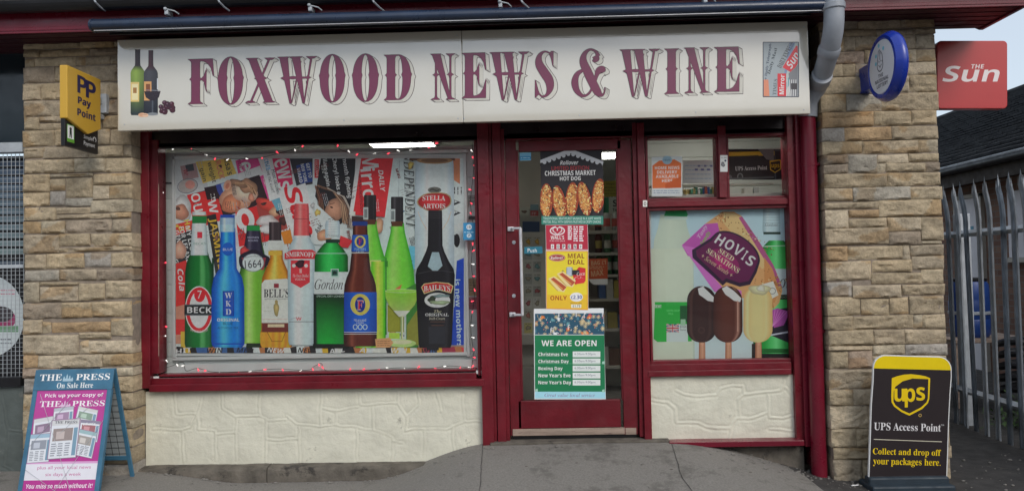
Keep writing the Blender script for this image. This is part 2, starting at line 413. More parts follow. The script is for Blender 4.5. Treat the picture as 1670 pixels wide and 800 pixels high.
# ================================================================== GROUND
PF = -.18                                     # pillar front plane
def sst(t): t = max(0, min(1, t)); return t*t*(3-2*t)
def gz(x, y):
    base = -.10 - .03*sst((x-.8)/1.6) + .08*(1-sst((x+2.75)/.8)) + .015*max(0, min(1, -y/3))*-1
    if y > .05 and x < 2.8: base = -.13
    fx = sst((x+1.15)/.85) * (1-sst((x-.95)/1.15)) if x < 3 else 0
    fy = 1 - sst((-y-.02)/1.9)
    m_ = (.118-base)*fx*fy if y <= .05 else 0
    n = noise.noise(Vector((x*1.3, y*1.3, 0)))*.006 + noise.noise(Vector((x*7, y*7, 3)))*.002
    return base+m_+n
def ground():
    xs = [-200, -60, -20, -9, -6] + [-5+.05*i for i in range(201)] + [6, 9, 20, 60, 200]
    ys = [-200, -60, -20, -10, -7.5] + [-5.5+.1*i for i in range(35)] + [-2+.04*i for i in range(52)] + [.1, .4, 1, 1.6, 2.4, 3.5, 5, 8, 14, 30, 80, 200]
    me = bpy.data.meshes.new('ground'); V = [(x, y, gz(x, y)) for y in ys for x in xs]; n = len(xs)
    me.from_pydata(V, [], [(j*n+i, j*n+i+1, (j+1)*n+i+1, (j+1)*n+i) for j in range(len(ys)-1) for i in range(n-1)])
    o = link('ground', me, [MAT['concrete'], MAT['asphalt']])
    for p in me.polygons:
        p.use_smooth = True; c = p.center
        edge = 1.72 + .10*noise.noise(Vector((c.y*2.5, 0, 5))) - .25*c.y
        if c.x > edge or c.y > .3: p.material_index = 1
    tag(o, kind='structure')
ground()
def seam(name, pts):                          # paving joints as shallow dark strips, laid a few mm above the slab
    b = bmesh.new(); L = []
    for i in range(len(pts)-1):
        a, c = Vector(pts[i]), Vector(pts[i+1]); k = max(2, int((c-a).length/.04))
        for j in range(k+(i == len(pts)-2)): L.append(a.lerp(c, j/k))
    rows = []
    for i, p in enumerate(L):
        d = (L[min(i+1, len(L)-1)]-L[max(i-1, 0)]).normalized(); nn = Vector((-d.y, d.x)); j = noise.noise(Vector((p.x*9, p.y*9, 0)))*.006; ww = .0015+.002*abs(noise.noise(Vector((p.x*20, p.y*20, 7))))
        rows.append([b.verts.new((q.x, q.y, gz(q.x, q.y)+.003)) for q in (p+nn*(j-ww), p+nn*(j+ww))])
    for a, c in zip(rows, rows[1:]): b.faces.new((a[0], a[1], c[1], c[0]))
    me = bpy.data.meshes.new(name); b.to_mesh(me); b.free(); tag(link(name, me, MAT['asphalt']), kind='structure')
seam('paving_joint', [(X(788, 735), -.03), (X(785, 800, -.7), -.75), (X(785, 800, -.7)-.03, -2.5)])
seam('paving_joint', [(X(1092, 722), -.03), (X(1112, 800, -.7), -.72), (X(1112, 800, -.7)+.25, -2.5)])
seam('paving_joint', [(-5, -1.35), (5, -1.35)])
# stone ledge under the big window
def ledge():
    b = MB(); x0, x1, xb = X(226, 765), X(690, 765), X(640, 765)
    rng = random.Random(3); segs = [(x0, x0+.95), (x0+.956, x1+.05)]
    for a, c in segs:
        n = int((c-a)/.03); bm = bmesh.new(); g = []
        prof = [(0.06, 0), (-.05, 0), (-.105, -.004), (-.118, -.02), (-.12, -.13)]
        for i in range(n+1):
            x = a+(c-a)*i/n; row = []
            for (y, z) in prof:
                d = noise.noise(Vector((x*6, y*9, z*9)))*.012 + noise.noise(Vector((x*25, y*25, z*25)))*.005
                row.append(bm.verts.new((x, y-d*(z < -.003), z+d*.5)))
            g.append(row)
        for r1, r2 in zip(g, g[1:]):
            for k in range(len(prof)-1): bm.faces.new((r1[k], r2[k], r2[k+1], r1[k+1]))
        for rr in (g[0], g[-1]): bm.faces.new(rr + [])
        b.add(bm)
    tag(b.build('kerb', MAT['kerb'], smooth=True), kind='structure')
ledge()
# doorstep slab in front of the leaf
b = MB(); b.box(X(800, 715), X(1090, 715), -.07, .35, .05, Z(930, 716)-.0, .006)
tag(b.build('doorstep', MAT['kerb']), kind='structure')

# ================================================================== HOUSES ACROSS THE ROAD (behind the camera, seen in the panes)
def terrace():
    t = empty('terraced_house', 'long brick house row across the road facing the shop', 'building', loc=(0, -24, -.2))
    def put(b, n, m_): o = b.build(n, m_, t); o.matrix_parent_inverse = Matrix.Translation(-t.location)
    b = MB(); b.box(-34, 36, -32, -24, -.3, 5.2, 0); put(b, 'wall', MAT['brick'])
    b = MB(); b.prism([Vector((-34.3, -23.6, 5.1)), Vector((-34.3, -28, 8.0)), Vector((-34.3, -32.4, 5.1))], (70.6, 0, 0)); put(b, 'roof', MAT['tile'])
    for k in range(12):
        for z in (.9, 3.5):
            b = MB(); b.box(-32+k*5.8, -30.4+k*5.8, -24.02, -23.96, z, z+1.3, .01); put(b, 'window', MAT['dark_glass'])
        b = MB(); b.box(-29.6+k*5.8, -28.7+k*5.8, -24.02, -23.95, -.2, 1.9, .01); put(b, 'door', MAT['glossw'])
terrace()
# ================================================================== SHOP BUILDING
shop = empty('shop_building', 'single storey sandstone shop with maroon timber front and glazed door', 'building')
def stone_pillar(name, rows, xl, xr, side, parent, zbot, seed):
    rng = random.Random(seed); bm = bmesh.new(); cols = []
    lay = bm.verts.layers.float_color.new('Col')
    pal = [(.385, .32, .225), (.40, .335, .24), (.42, .355, .255), (.37, .31, .225), (.40, .325, .22), (.385, .34, .26), (.43, .37, .28), (.36, .30, .21), (.34, .29, .22)]
    odd = [(.40, .285, .17), (.335, .315, .29), (.34, .27, .215), (.28, .235, .185), (.33, .31, .27)]
    mid = (xl+xr)/2
    def stone(pa, pb, pt, pbm):
        x0, x1 = X(pa, (pt+pbm)/2, PF), X(pb, (pt+pbm)/2, PF); z1, z0 = Z(mid, pt, PF), Z(mid, pbm, PF)
        if pa <= xl+1: x0 = XL - (0 if side == 'r' else 0) + rng.uniform(-.008, .008)
        if pb >= xr-1: x1 = XR + rng.uniform(-.008, .008)
        g = .0006; x0 += g; x1 -= g; z0 += g; z1 -= g
        if x1-x0 < .02 or z1-z0 < .012: return
        base = rng.choice(odd) if rng.random() < .16 else rng.choice(pal); k = rng.uniform(.98, 1.22); base = (base[0]*k*1.02, base[1]*k*.995, base[2]*k*.95)
        nx, nz = max(4, int((x1-x0)/.014)), max(4, int((z1-z0)/.012)); off = rng.uniform(0, 100); proud = rng.uniform(-.001, .006)
        tx, tz = rng.uniform(-.004, .004), rng.uniform(-.004, .004); grid = []
        jt = [rng.uniform(-.004, .004) for _ in range(4)]
        for j in range(nz+1):
            row = []
            for i in range(nx+1):
                u, v = i/nx, j/nz
                x = x0+(x1-x0)*u; z = z0+(z1-z0)*v + (jt[0]*(1-u)+jt[1]*u)*(1-v) + (jt[2]*(1-u)+jt[3]*u)*v
                e = min(u*(x1-x0), (1-u)*(x1-x0), v*(z1-z0), (1-v)*(z1-z0)); rd = .010*(1-min(1, e/.008))**2
                q = Vector((x*9+off, z*14, off)); d = noise.noise(q)*.010 + noise.noise(q*2.7)*.006
                rg = abs(noise.noise(Vector((x*5+off, z*16-x*3, off))));  d += max(0, .09-rg)*-.11 + (.004 if noise.noise(Vector((x*8+off, z*20+x*6, off+3))) > .12 else 0)
                d += noise.noise(q*7)*.0025
                z_ = z + noise.noise(Vector((x*12, off, j*.01)))*.003*(1 if j in (0, nz) else 0)
                y = PF - proud - d*min(1, e/.012+.2) - tx*(u-.5)*2 - tz*(v-.5)*2 + rd
                vt = bm.verts.new((x, y, z_))
                s_ = 1 + .22*noise.noise(Vector((x*6+off, z*9, 2))); st = noise.noise(Vector((x*4+off, z*7, 8)))
                c = [q_*s_ for q_ in base]
                if st > .32: c = [c[0]*.90, c[1]*.80, c[2]*.68]
                vt[lay] = (*c, 1); row.append(vt)
            grid.append(row)
        for a, b_ in zip(grid, grid[1:]):
            for i in range(nx): bm.faces.new((a[i], a[i+1], b_[i+1], b_[i]))
        def wall(ring):
            prev = None
            for vt in ring:
                n = bm.verts.new((vt.co.x, 0, vt.co.z)); n[lay] = vt[lay]
                m1 = bm.verts.new((vt.co.x + noise.noise(vt.co*15)*.006, PF/2, vt.co.z)); m1[lay] = vt[lay]
                if prev: bm.faces.new((prev[0], vt, m1, prev[1])); bm.faces.new((prev[1], m1, n, prev[2]))
                prev = (vt, m1, n)
        wall([r[0] for r in grid]); wall([r[-1] for r in grid]); wall(grid[0]); wall(grid[-1])
    XL, XR = X(xl, 450, PF), X(xr, 450, PF)
    for r in rows:
        if len(r) == 3: t, bo, sp = r; segs = [xl]+sp+[xr]; [stone(a, c, t, bo) for a, c in zip(segs, segs[1:])]
        else:
            for (a, c, t, bo) in r[0]: stone(a if a else xl, c if c else xr, t, bo)
    bmesh.ops.recalc_face_normals(bm, faces=bm.faces[:])
    me = bpy.data.meshes.new(name); bm.to_mesh(me); bm.free()
    for p in me.polygons: p.use_smooth = True
    me.set_sharp_from_angle(angle=R(50))
    o = link(name, me, MAT['stone'], parent)
    mb = MB(); mb.box(XL+.006, XR-.006, PF+.014, .30, zbot, Z(mid, 40, PF), 0); mb.build('mortar', MAT['mortar'], o)
    return o
Rr = [(28, 46, [1400, 1470]), (47, 57, [1376, 1430, 1490]), (58, 81, [1362, 1377, 1395, 1494]), (82, 102, [1411, 1450, 1495]),
      (103, 123, [1375, 1396, 1440]), (124, 151, [1430, 1484]), (152, 180, [1381, 1439]), (181, 205, [1425, 1487]), (206, 228, [1378, 1454]),
      (229, 249, [1407, 1499]), ([(0, 1384, 251, 265), (1384, 1431, 251, 281), (1431, 1482, 251, 265), (1482, 0, 251, 265), (0, 1384, 266, 281), (1431, 1446, 266, 281), (1446, 1510, 266, 281), (1510, 0, 266, 281)],),
      (282, 304, [1447]), (305, 326, [1392, 1486]), ([(0, 1434, 328, 340), (1434, 0, 327, 354), (0, 1385, 341, 370), (1385, 1434, 341, 354), (1385, 1447, 355, 370), (1448, 1503, 355, 377), (1503, 0, 355, 393)],),
      ([(0, 1450, 371, 398), (1450, 1503, 378, 398), (1503, 0, 394, 399)],), ([(0, 1383, 400, 424), (1383, 1473, 400, 422), (1473, 1485, 400, 424), (1485, 0, 400, 418)],),
      ([(0, 1422, 425, 456), (1423, 1488, 424, 443), (1488, 0, 419, 440), (1422, 1504, 445, 462), (1504, 0, 441, 463)],),
      ([(0, 1390, 458, 482), (1391, 1471, 464, 484), (1472, 0, 464, 482)],), ([(0, 1404, 483, 513), (1405, 1452, 486, 513), (1452, 1483, 486, 513), (1484, 0, 483, 512)],),
      (514, 536, [1391, 1490, 1505]), (537, 561, [1425, 1476]), ([(0, 1424, 562, 570), (1424, 1477, 562, 579), (1477, 0, 562, 579), (0, 1384, 571, 599), (1384, 1424, 571, 599), (1424, 1495, 580, 600), (1495, 0, 580, 600)],),
      (601, 633, [1425, 1490]), (634, 660, [1393, 1450]), (661, 697, [1440, 1500]), (698, 728, [1397, 1455]), (729, 748, [1430, 1490]), (749, 785, [1407, 1460]), (786, 810, [1440])]
Lr = [(34, 52, [100, 150]), (54, 78, [70, 130, 185]), (79, 91, [64, 145]), (93, 106, [55, 122, 138, 180]), (108, 133, [88, 146, 190]), (135, 161, [65, 110, 152, 178]), (163, 188, [100, 150, 172]),
      ([(0, 63, 189, 210), (63, 120, 189, 198), (63, 120, 199, 210), (120, 165, 189, 210), (165, 0, 189, 212)],), (211, 237, [90, 140, 178]), (239, 257, [70, 143, 200]), (259, 281, [120, 170]),
      ([(0, 80, 283, 312), (80, 105, 290, 310), (80, 150, 283, 289), (106, 150, 290, 322), (151, 0, 283, 302), (80, 105, 311, 335), (0, 80, 313, 335), (106, 150, 323, 335), (151, 177, 303, 325), (177, 0, 303, 325)],),
      ([(0, 91, 337, 357), (91, 146, 337, 348), (91, 180, 349, 357), (146, 0, 327, 347), (180, 0, 348, 357)],), (359, 379, [66, 105, 181]), ([(0, 95, 381, 411), (95, 146, 381, 401), (147, 0, 381, 403), (95, 0, 403, 411)],),
      (413, 437, [74, 136, 180]), (439, 457, [95, 157]), ([(0, 63, 459, 491), (63, 128, 459, 465), (64, 127, 466, 490), (128, 170, 462, 489), (172, 0, 459, 487)],), (493, 518, [100, 149]),
      ([(0, 68, 520, 543), (69, 82, 524, 542), (83, 180, 524, 541), (180, 0, 520, 548), (0, 127, 545, 577), (128, 180, 543, 553), (128, 144, 555, 576), (144, 0, 556, 576)],),
      (578, 598, [61, 166]), (600, 614, [95, 150]), (615, 640, [80, 175]), (642, 668, [110, 165]), (669, 699, [72, 140, 190]), (700, 730, [100, 170]), (731, 757, [60, 150]), (758, 790, [110]), (791, 815, [90, 160])]
stone_pillar('stone_pillar', Lr, 37, 215, 'l', shop, -.25, 11)
stone_pillar('stone_pillar', Rr, 1349, 1541, 'r', shop, -.25, 5)

# painted rubble plinths: a height field with raised pointing
def plinth(name, l, r, t, bo, lines_, mt, y=.0, res=.0075, seed=0, parent=shop, rr=.007, rh=.0036):
    x0, x1, z0, z1 = X(l, (t+bo)/2, y), X(r, (t+bo)/2, y), Z((l+r)/2, bo, y)-.06, Z((l+r)/2, t, y)
    segs = []
    for pl in lines_:
        q = [(X(px, py, y), Z(px, py, y)) for px, py in pl]; segs += list(zip(q, q[1:]))
    nx, nz = int((x1-x0)/res), int((z1-z0)/res); V = []
    for j in range(nz+1):
        for i in range(nx+1):
            x, z = x0+(x1-x0)*i/nx, z0+(z1-z0)*j/nz
            wx, wz = x+noise.noise(Vector((x*9, z*9, seed)))*.012, z+noise.noise(Vector((x*9, z*9, seed+5)))*.012
            dm = 9
            for (a, b_) in segs:
                if abs(a[0]-wx) > .6 and abs(b_[0]-wx) > .6: continue
                dx, dz = b_[0]-a[0], b_[1]-a[1]; L = dx*dx+dz*dz or 1e-9
                tt = max(0, min(1, ((wx-a[0])*dx+(wz-a[1])*dz)/L)); dm = min(dm, math.hypot(wx-a[0]-dx*tt, wz-a[1]-dz*tt))
            h = rh*max(0, 1-dm/rr)**.7*(.65+.5*noise.noise(Vector((x*12, z*12, 1)))) - .004*max(0, 1-abs(dm-rr*1.5)/(rr))
            h += noise.noise(Vector((x*5, z*5, seed)))*.006 + noise.noise(Vector((x*22, z*22, seed)))*.0018
            V.append((x, y-h, z))
    n = nx+1; me = bpy.data.meshes.new(name)
    me.from_pydata(V, [], [(j*n+i, j*n+i+1, (j+1)*n+i+1, (j+1)*n+i) for j in range(nz) for i in range(nx)])
    o = link(name, me, mt, parent, True)
    b = MB(); b.box(x0, x1, y+.012, y+.30, z0, z1-.002, 0); b.build('wall_core', mt, o)
    return o
L6 = lambda pts: [(200+a/2.694, 610+c/2.694) for a, c in pts]
L7 = lambda pts: [(780+a/2.694, 610+c/2.694) for a, c in pts]
plinth('plinth_wall', 238, 797, 633, 756, [L6(p) for p in (
    [(225, 70), (232, 170), (330, 175), (350, 80)], [(130, 240), (250, 243), (300, 235), (330, 175)], [(330, 175), (328, 240), (410, 248)], [(438, 75), (440, 150), (495, 185), (605, 182)],
    [(600, 75), (605, 182), (640, 205), (720, 198)], [(720, 180), (770, 215), (870, 225), (935, 222), (1090, 240), (1190, 280)], [(870, 70), (872, 222)], [(872, 150), (935, 162), (935, 222)], [(870, 150), (950, 158), (1035, 142)],
    [(1040, 75), (1040, 130), (1205, 128), (1205, 75)], [(1100, 140), (1102, 238)], [(1205, 128), (1250, 185), (1300, 130), (1298, 75)], [(1378, 75), (1400, 165)], [(1250, 185), (1243, 248), (1325, 238), (1328, 380)],
    [(1325, 238), (1430, 240), (1495, 205), (1600, 215)], [(1495, 90), (1495, 205)], [(1450, 225), (1455, 370)], [(258, 245), (268, 385)], [(405, 248), (408, 380)], [(410, 262), (498, 255)], [(498, 190), (500, 380)], [(628, 205), (630, 380)],
    [(630, 285), (700, 290), (775, 285)], [(775, 225), (777, 385)], [(1025, 240), (1030, 380)], [(1190, 280), (1180, 375)], [(1190, 290), (1235, 300)])], MAT['cream_wall'], seed=1)
plinth('plinth_wall', 1057, 1303, 612, 722, [L7(p) for p in (
    [(750, 110), (830, 120), (865, 150), (870, 210)], [(870, 70), (900, 90), (960, 95), (1050, 90), (1065, 60), (1160, 50)], [(1160, 50), (1165, 85), (1140, 110), (1150, 180)], [(870, 210), (960, 212), (1000, 230), (1110, 235), (1135, 195), (1200, 190), (1270, 170)],
    [(1165, 85), (1250, 80), (1330, 70), (1345, 30)], [(1270, 90), (1275, 190), (1340, 195), (1380, 180), (1385, 90), (1350, 60)], [(1110, 235), (1100, 290)], [(1280, 240), (1380, 245)])], MAT['cream_wall'], seed=4, rr=.009, rh=.0028)
b = MB(); pbox(b, 1092, 1312, 719, 728, -.10, .05, .003); b.build('base_board', MAT['maroon_up'], shop)
b = MB(); pbox(b, 1092, 1312, 729, 800, -.01, .05, 0); b.build('footing', MAT['kerb'], shop)

# timber front: posts, rails (each run of the front is a part)
def part(name, rects, mt, parent=shop):
    b = MB()
    for (l, r, t, bo, y0, y1) in rects: pbox(b, l, r, t, bo, y0, y1)
    return b.build(name, mt, parent)
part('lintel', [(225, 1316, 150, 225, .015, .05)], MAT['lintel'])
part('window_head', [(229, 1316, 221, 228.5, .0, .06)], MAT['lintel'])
part('corner_post', [(229.5, 243.5, 180, 633, -.05, .10), (226, 232, 180, 633, -.03, .10)], MAT['maroon'])
bw = part('window', [(246, 258.5, 228, 609, -.018, .10), (258.5, 777, 606, 612, .0, .09), (246, 777, 612, 622, -.016, .10), (243, 790, 622.5, 634, -.055, .10), (776, 781, 228, 612, -.004, .10)], MAT['maroon'])
part('post', [(782.5, 801, 200, 729, -.05, .12), (801, 806, 200, 729, -.02, .12)], MAT['maroon'])
df = part('door_frame', [(807, 821, 200, 728, -.03, .12), (821, 827, 210, 724, -.005, .12), (1037, 1044, 200, 712, -.005, .12), (1045, 1057, 200, 717, -.03, .12), (826, 1036, 215, 226, .0, .12)], MAT['maroon'])
rw = part('window', [(1057, 1061, 222, 612, -.005, .1), (1057, 1290, 321, 325, .01, .1), (1057, 1290, 325, 335, -.02, .1), (1057, 1290, 335, 341, .0, .1), (1168, 1172, 205, 322, .005, .1), (1172, 1185, 205, 322, -.02, .1), (1185, 1189, 205, 322, .005, .1), (1057, 1291, 206, 223.5, .008, .1),
    (1286, 1291, 222, 600, .0, .1), (1291, 1304, 190, 725, -.04, .1), (1057, 1291, 586, 592, .0, .1), (1057, 1291, 592, 603, -.02, .1), (1057, 1291, 603, 612, -.035, .1)], MAT['maroon'])
part('end_post', [(1305, 1313, 185, 728, -.07, .1), (1314, 1336, 185, 760, -.0, .1)], MAT['maroon_up'])
def pane(l, r, t, bo, parent, y=.05):
    b = MB(); pbox(b, l, r, t, bo, y, y+.006, 0); return b.build('pane', MAT['glass'], parent)
pane(255, 779, 226, 609, bw); pane(1059, 1170, 222, 323, rw); pane(1187, 1290, 222, 323, rw); pane(1059, 1290, 338, 589, rw)
b = MB(); b.tube([W(258.6+i*.03, 300+i*28, -.018) for i in range(11)], .0025, 5); b.build('worn_edge', MAT['wood'], bw)

# door leaf, its own part with glass, handle, locks, worn kick strip
door = part('door', [(828, 846, 228, 710, .02, .065), (1012, 1035, 228, 708, .02, .065), (845.5, 1012.5, 228, 245, .02, .065), (845.5, 1012.5, 652, 697, .02, .065), (845.5, 849, 245, 652, .026, .06), (1009, 1012.5, 245, 652, .026, .06)], MAT['maroon_door'])
b = MB(); pbox(b, 844, 1014, 243, 654, .040, .046, 0); b.build('pane', MAT['glass'], door)
part('kick_strip', [(836, 1019, 698, 709, .014, .05), (1020, 1038, 697, 708, .016, .05)], MAT['wood'], door)
part('door_seal', [(836, 1038, 709.5, 714, .03, .06)], MAT['black'], door)
b = MB()
hx, hz0, hz1 = X(851, 440, -.05), Z(851, 372, -.05), Z(851, 513, -.05)
b.tube([(hx-.004, -.06, hz0+.003), (hx-.002, -.06, hz1-.003)], .011, 12)
for z in (hz0, hz1):
    b.tube([(hx, -.06, z), (hx-.055, -.045, z), (hx-.07, .02, z)], .009, 10); b.box(hx-.095, hx-.05, .008, .02, z-.016, z+.016, .003)
b.build('handle', MAT['metal'], door, True)
for py in (395, 482):
    b = MB(); c = W(838, py, .02); b.lathe([(.0, -.006), (.012, -.006), (.014, 0)], c, 'y'); b.lathe([(.0, -.009), (.005, -.009), (.005, -.005)], c, 'y'); b.build('lock', MAT['galv'], door, True)

# eaves, soffit, gutter, roof
EY = -.46
zf0, zf1 = Z(835, 32, EY), Z(835, 2, EY)
xv = 3.24
b = MB(); b.box(-9, xv, EY, EY+.02, zf0, zf1+.03, .003); b.box(-9, xv, EY-.006, EY, zf0-.004, zf0+.035, .002); b.box(-9, xv, EY-.010, EY-.004, zf0+.012, zf0+.017, .001)
b.build('fascia_board', MAT['maroon_up'], shop)
b = MB(); b.box(-9, xv, EY+.02, .045, zf0+.012, zf0+.03, 0)
for i in range(5): b.box(-9, xv, -.40+i*.09, -.395+i*.09, zf0+.008, zf0+.012, 0)
b.build('soffit', MAT['soffit'], shop)
b = MB(); n = 10
gz0 = zf1+.005
for k in range(n):
    a0, a1 = math.pi+math.pi*k/n, math.pi+math.pi*(k+1)/n; c = Vector((0, EY-.065, gz0+.045))
    p0, p1 = c+Vector((0, math.cos(a0)*.06, math.sin(a0)*.06)), c+Vector((0, math.cos(a1)*.06, math.sin(a1)*.06))
    b.bm.faces.new([b.bm.verts.new(Vector((x, q.y, q.z))) for x, q in ((-9, p0), (xv, p0), (xv, p1), (-9, p1))])
bmesh.ops.remove_doubles(b.bm, verts=b.bm.verts[:], dist=1e-4)
b.bm.faces.ensure_lookup_table(); b.build('gutter', MAT['black'], shop)
b = MB(); b.prism([Vector((-9, EY-.02, gz0+.02)), Vector((-9, EY-.02, gz0+.10)), Vector((-9, 3.6, gz0+2.1)), Vector((-9, 3.6, gz0+2.0))], (9+xv, 0, 0)); b.build('roof', MAT['asphalt'], shop)
b = MB(); b.prism([Vector((xv-.02, EY, zf0)), Vector((xv-.02, EY, gz0+.06)), Vector((xv-.02, 3.5, gz0+2.0)), Vector((xv-.02, 3.5, gz0+1.8)), Vector((xv-.02, .05, zf0))], (.025, 0, 0)); b.build('verge_board', MAT['maroon_up'], shop)
# walls behind: above the lintel, gable, interior shell
zc = 2.56
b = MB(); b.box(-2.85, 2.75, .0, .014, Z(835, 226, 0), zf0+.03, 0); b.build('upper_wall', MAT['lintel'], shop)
b = MB(); b.box(2.70, 2.86, .001, 7, -.2, 3.3, 0); b.build('gable_wall', MAT['brick_plain'], shop)
b = MB(); b.box(-2.80, 2.70, .20, 7, zc, zc+.05, 0); b.build('ceiling', MAT['inner'], shop)
b = MB(); b.box(-2.80, -2.72, .12, 7, 0, zc, 0); b.box(2.62, 2.70, .12, 7, 0, zc, 0); b.box(-2.72, 2.62, 6.9, 7, 0, zc, 0); b.build('interior_wall', MAT['inner'], shop)
b = MB(); b.box(-2.80, 2.70, .30, 7, .04, .10, 0); b.build('shop_floor', MAT['floor'], shop)

def ceiling_light(cx, cy, lab, wd=.58, dp=.58):
    t = empty('ceiling_light', lab, 'light', 'lit panels in the shop ceiling', (cx, cy, zc-.02))
    b = MB(); b.box(-wd/2-.02, wd/2+.02, -dp/2-.02, dp/2+.02, -.0, .018, 0); b.build('frame', MAT['glossw'], t)
    b = MB(); b.box(-wd/2, wd/2, -dp/2, dp/2, -.006, -.001, 0); b.build('diffuser', MAT['lamp'], t)
ceiling_light(X(660, 235, 2.0), 2.12, 'lit square ceiling panel seen through top of the big window', dp=.72)
ceiling_light(X(990, 245, 2.9), 2.9, 'lit ceiling panel seen through top right of the door glass', .20, .42)
ceiling_light(1.45, .55, 'lit ceiling panel just inside above the right hand windows', .42, .32)  # added panel hidden by the lintel, brightens the backing behind the small panes
ceiling_light(-1.9, 3.4, 'lit ceiling panel deep behind the bottle display')

# ================================================================== neighbour shop window at far left
nb = empty('neighbour_shop', 'dark shuttered shop window with wire mesh left of the stone pillar', 'shop front')
xn0, xn1 = -4.4, X(38, 400, 0)+.02
b = MB(); b.box(xn0, xn1, .03, .07, Z(20, 235, 0), zf0+.06, 0); b.build('dark_pane', MAT['dark_glass'], nb)
b = MB(); b.box(xn0, xn1, -.04, .04, Z(20, 248, -.04), Z(20, 232, -.04)); b.build('transom', MAT['galv'], nb)
b = MB(); b.box(xn0, xn1, -.06, .04, Z(20, 630, -.06), Z(20, 615, -.06)); b.build('sill', MAT['black'], nb)
zt, zb = Z(20, 250, -.02), Z(20, 616, -.02)
b = MB()
x = xn1-.004
while x > xn0+.4: b.box(x-.0012, x+.0012, -.021, -.017, zb, zt, 0); x -= .030
z = zt
while z > zb: b.box(xn0+.4, xn1, -.0165, -.0125, z-.0012, z+.0012, 0); z -= .030
b.box(xn0, xn1, -.03, -.022, Z(20, 437, -.03), Z(20, 431, -.03), .002)
b.build('wire_mesh', MAT['galv'], nb)
b = MB(); b.box(xn0, xn1, .10, .11, zb-.02, zt, 0); b.build('back_board', MAT['black'], nb)
P = Print((0, .095, 0), FRONT, 1.2)
for k in range(12): P.rect(-60, 262+k*13, 38, 271+k*13, (70+k*4, 88+k*4, 112+k*2))
P.rect(-60, 425, 38, 433, (60, 75, 90))
P.ell(-22, 515, 62, 68, (196, 205, 208)); P.lines(-60, 470, 24, 482, 2, (190, 120, 140), 2); P.ell(-4, 520, 30, 20, (150, 60, 100)); P.ell(0, 512, 22, 13, (60, 55, 60)); P.rect(-10, 531, 30, 541, (110, 150, 120)); P.lines(-50, 550, 20, 562, 2, (90, 100, 110), 2)
P.build('window_graphic', MAT['printed'], nb)
plinth('plinth_wall', -120, 38, 632, 850, [[(0, 640), (14, 700), (38, 705)], [(14, 700), (5, 760), (38, 775)], [(-60, 700), (0, 690)], [(-30, 740), (-20, 800)], [(-60, 640), (-50, 700), (-80, 780)]], MAT['grey_wall'], seed=8, parent=nb, y=-.03)

# ================================================================== SHOP SIGN
SY = -.34
sg = empty('shop_sign', 'long cream shop sign with purple lettering above windows and door', 'sign', loc=(0, SY, 2.6))
def at_root(o, root):                          # keep world-space meshes where they are when the root stands elsewhere
    o.matrix_parent_inverse = Matrix.Translation(-root.location); return o
b = MB(); x0, x1 = X(191.5, 137, SY), X(1319.5, 112, SY); zt, zb = Z(755, 50, SY), Z(755, 199.5, SY); xs = X(754, 120, SY)
# two aluminium sheets, top edge rolled forward a little
for a, c in ((x0, xs-.0012), (xs+.0012, x1)): b.box(a, c, SY, SY+.05, zb, zt, .004)
at_root(b.build('panel', MAT['sign'], sg), sg)
for px, py in [(203, 203), (375, 198), (561, 196), (747, 193), (757, 193), (945, 188), (1135, 183), (1311, 179), (203, 67), (380, 65), (565, 62), (745, 58), (945, 50), (1135, 46), (1311, 44)]:
    b = MB(); b.lathe([(0, -.002), (.004, -.002), (.005, 0)], W(px, py, SY), 'y', 8); at_root(b.build('screw', MAT['galv'], sg), sg)
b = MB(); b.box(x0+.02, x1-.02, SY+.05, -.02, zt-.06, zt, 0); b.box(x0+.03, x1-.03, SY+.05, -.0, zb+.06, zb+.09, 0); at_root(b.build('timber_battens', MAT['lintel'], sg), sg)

# hand-cut circus style letters. Each glyph: polygons in a box of height 290, y down
def mirror(p, c): return [(2*c-x, y) for x, y in p][::-1]
def stem(cx, wd, sw, top=0, bot=290, mid=130, spike=11, sl=None, sr=None):
    sl = sw if sl is None else sl; sr = sw if sr is None else sr
    Rt = [(cx+sr, top), (cx+sr-4, top+5), (cx+wd+4, top+12), (cx+wd, top+26), (cx+wd, mid-16), (cx+wd+3, mid-7), (cx+wd+spike, mid), (cx+wd+3, mid+7), (cx+wd, mid+16), (cx+wd, bot-26), (cx+wd+4, bot-12), (cx+sr-4, bot-5), (cx+sr, bot)]
    Lt = [(cx-sl, bot), (cx-sl+4, bot-5), (cx-wd-4, bot-12), (cx-wd, bot-26), (cx-wd, mid+16), (cx-wd-3, mid+7), (cx-wd-spike, mid), (cx-wd-3, mid-7), (cx-wd, mid-16), (cx-wd, top+26), (cx-wd-4, top+12), (cx-sl+4, top+5), (cx-sl, top)]
    return Rt+Lt
def crescent(cx, ro, ri, top, bot, mid, sgn, dent=6):
    n = 26; o, i_ = [], []
    cy, h = (top+bot)/2, (bot-top)/2
    for k in range(n+1):
        t = -1+2*k/n; y = cy+h*math.sin(t*math.pi/2); q = abs(math.sin(t*math.pi/2))
        e = max(0, 1-q**2.3)**(1/2.0); bump = max(0, 1-abs(y-mid)/15)**1.4
        o.append((cx+sgn*(ro*e+bump*12), y)); hi = h-5; yi = cy+hi*math.sin(t*math.pi/2)
        i_.append((cx+sgn*(ri*e-bump*12), yi))
    return o+i_[::-1]
def diag(x0, x1, wt, wb, top=0, bot=290): return [(x0-wt, top), (x0+wt, top), (x1+wb, bot), (x1-wb, bot)]
def serif(cx, w_, y, d, th=9): return [(cx-w_, y), (cx+w_, y), (cx+w_-5, y+d*5), (cx+w_*.45, y+d*th), (cx-w_*.45, y+d*th), (cx-w_+5, y+d*5)]
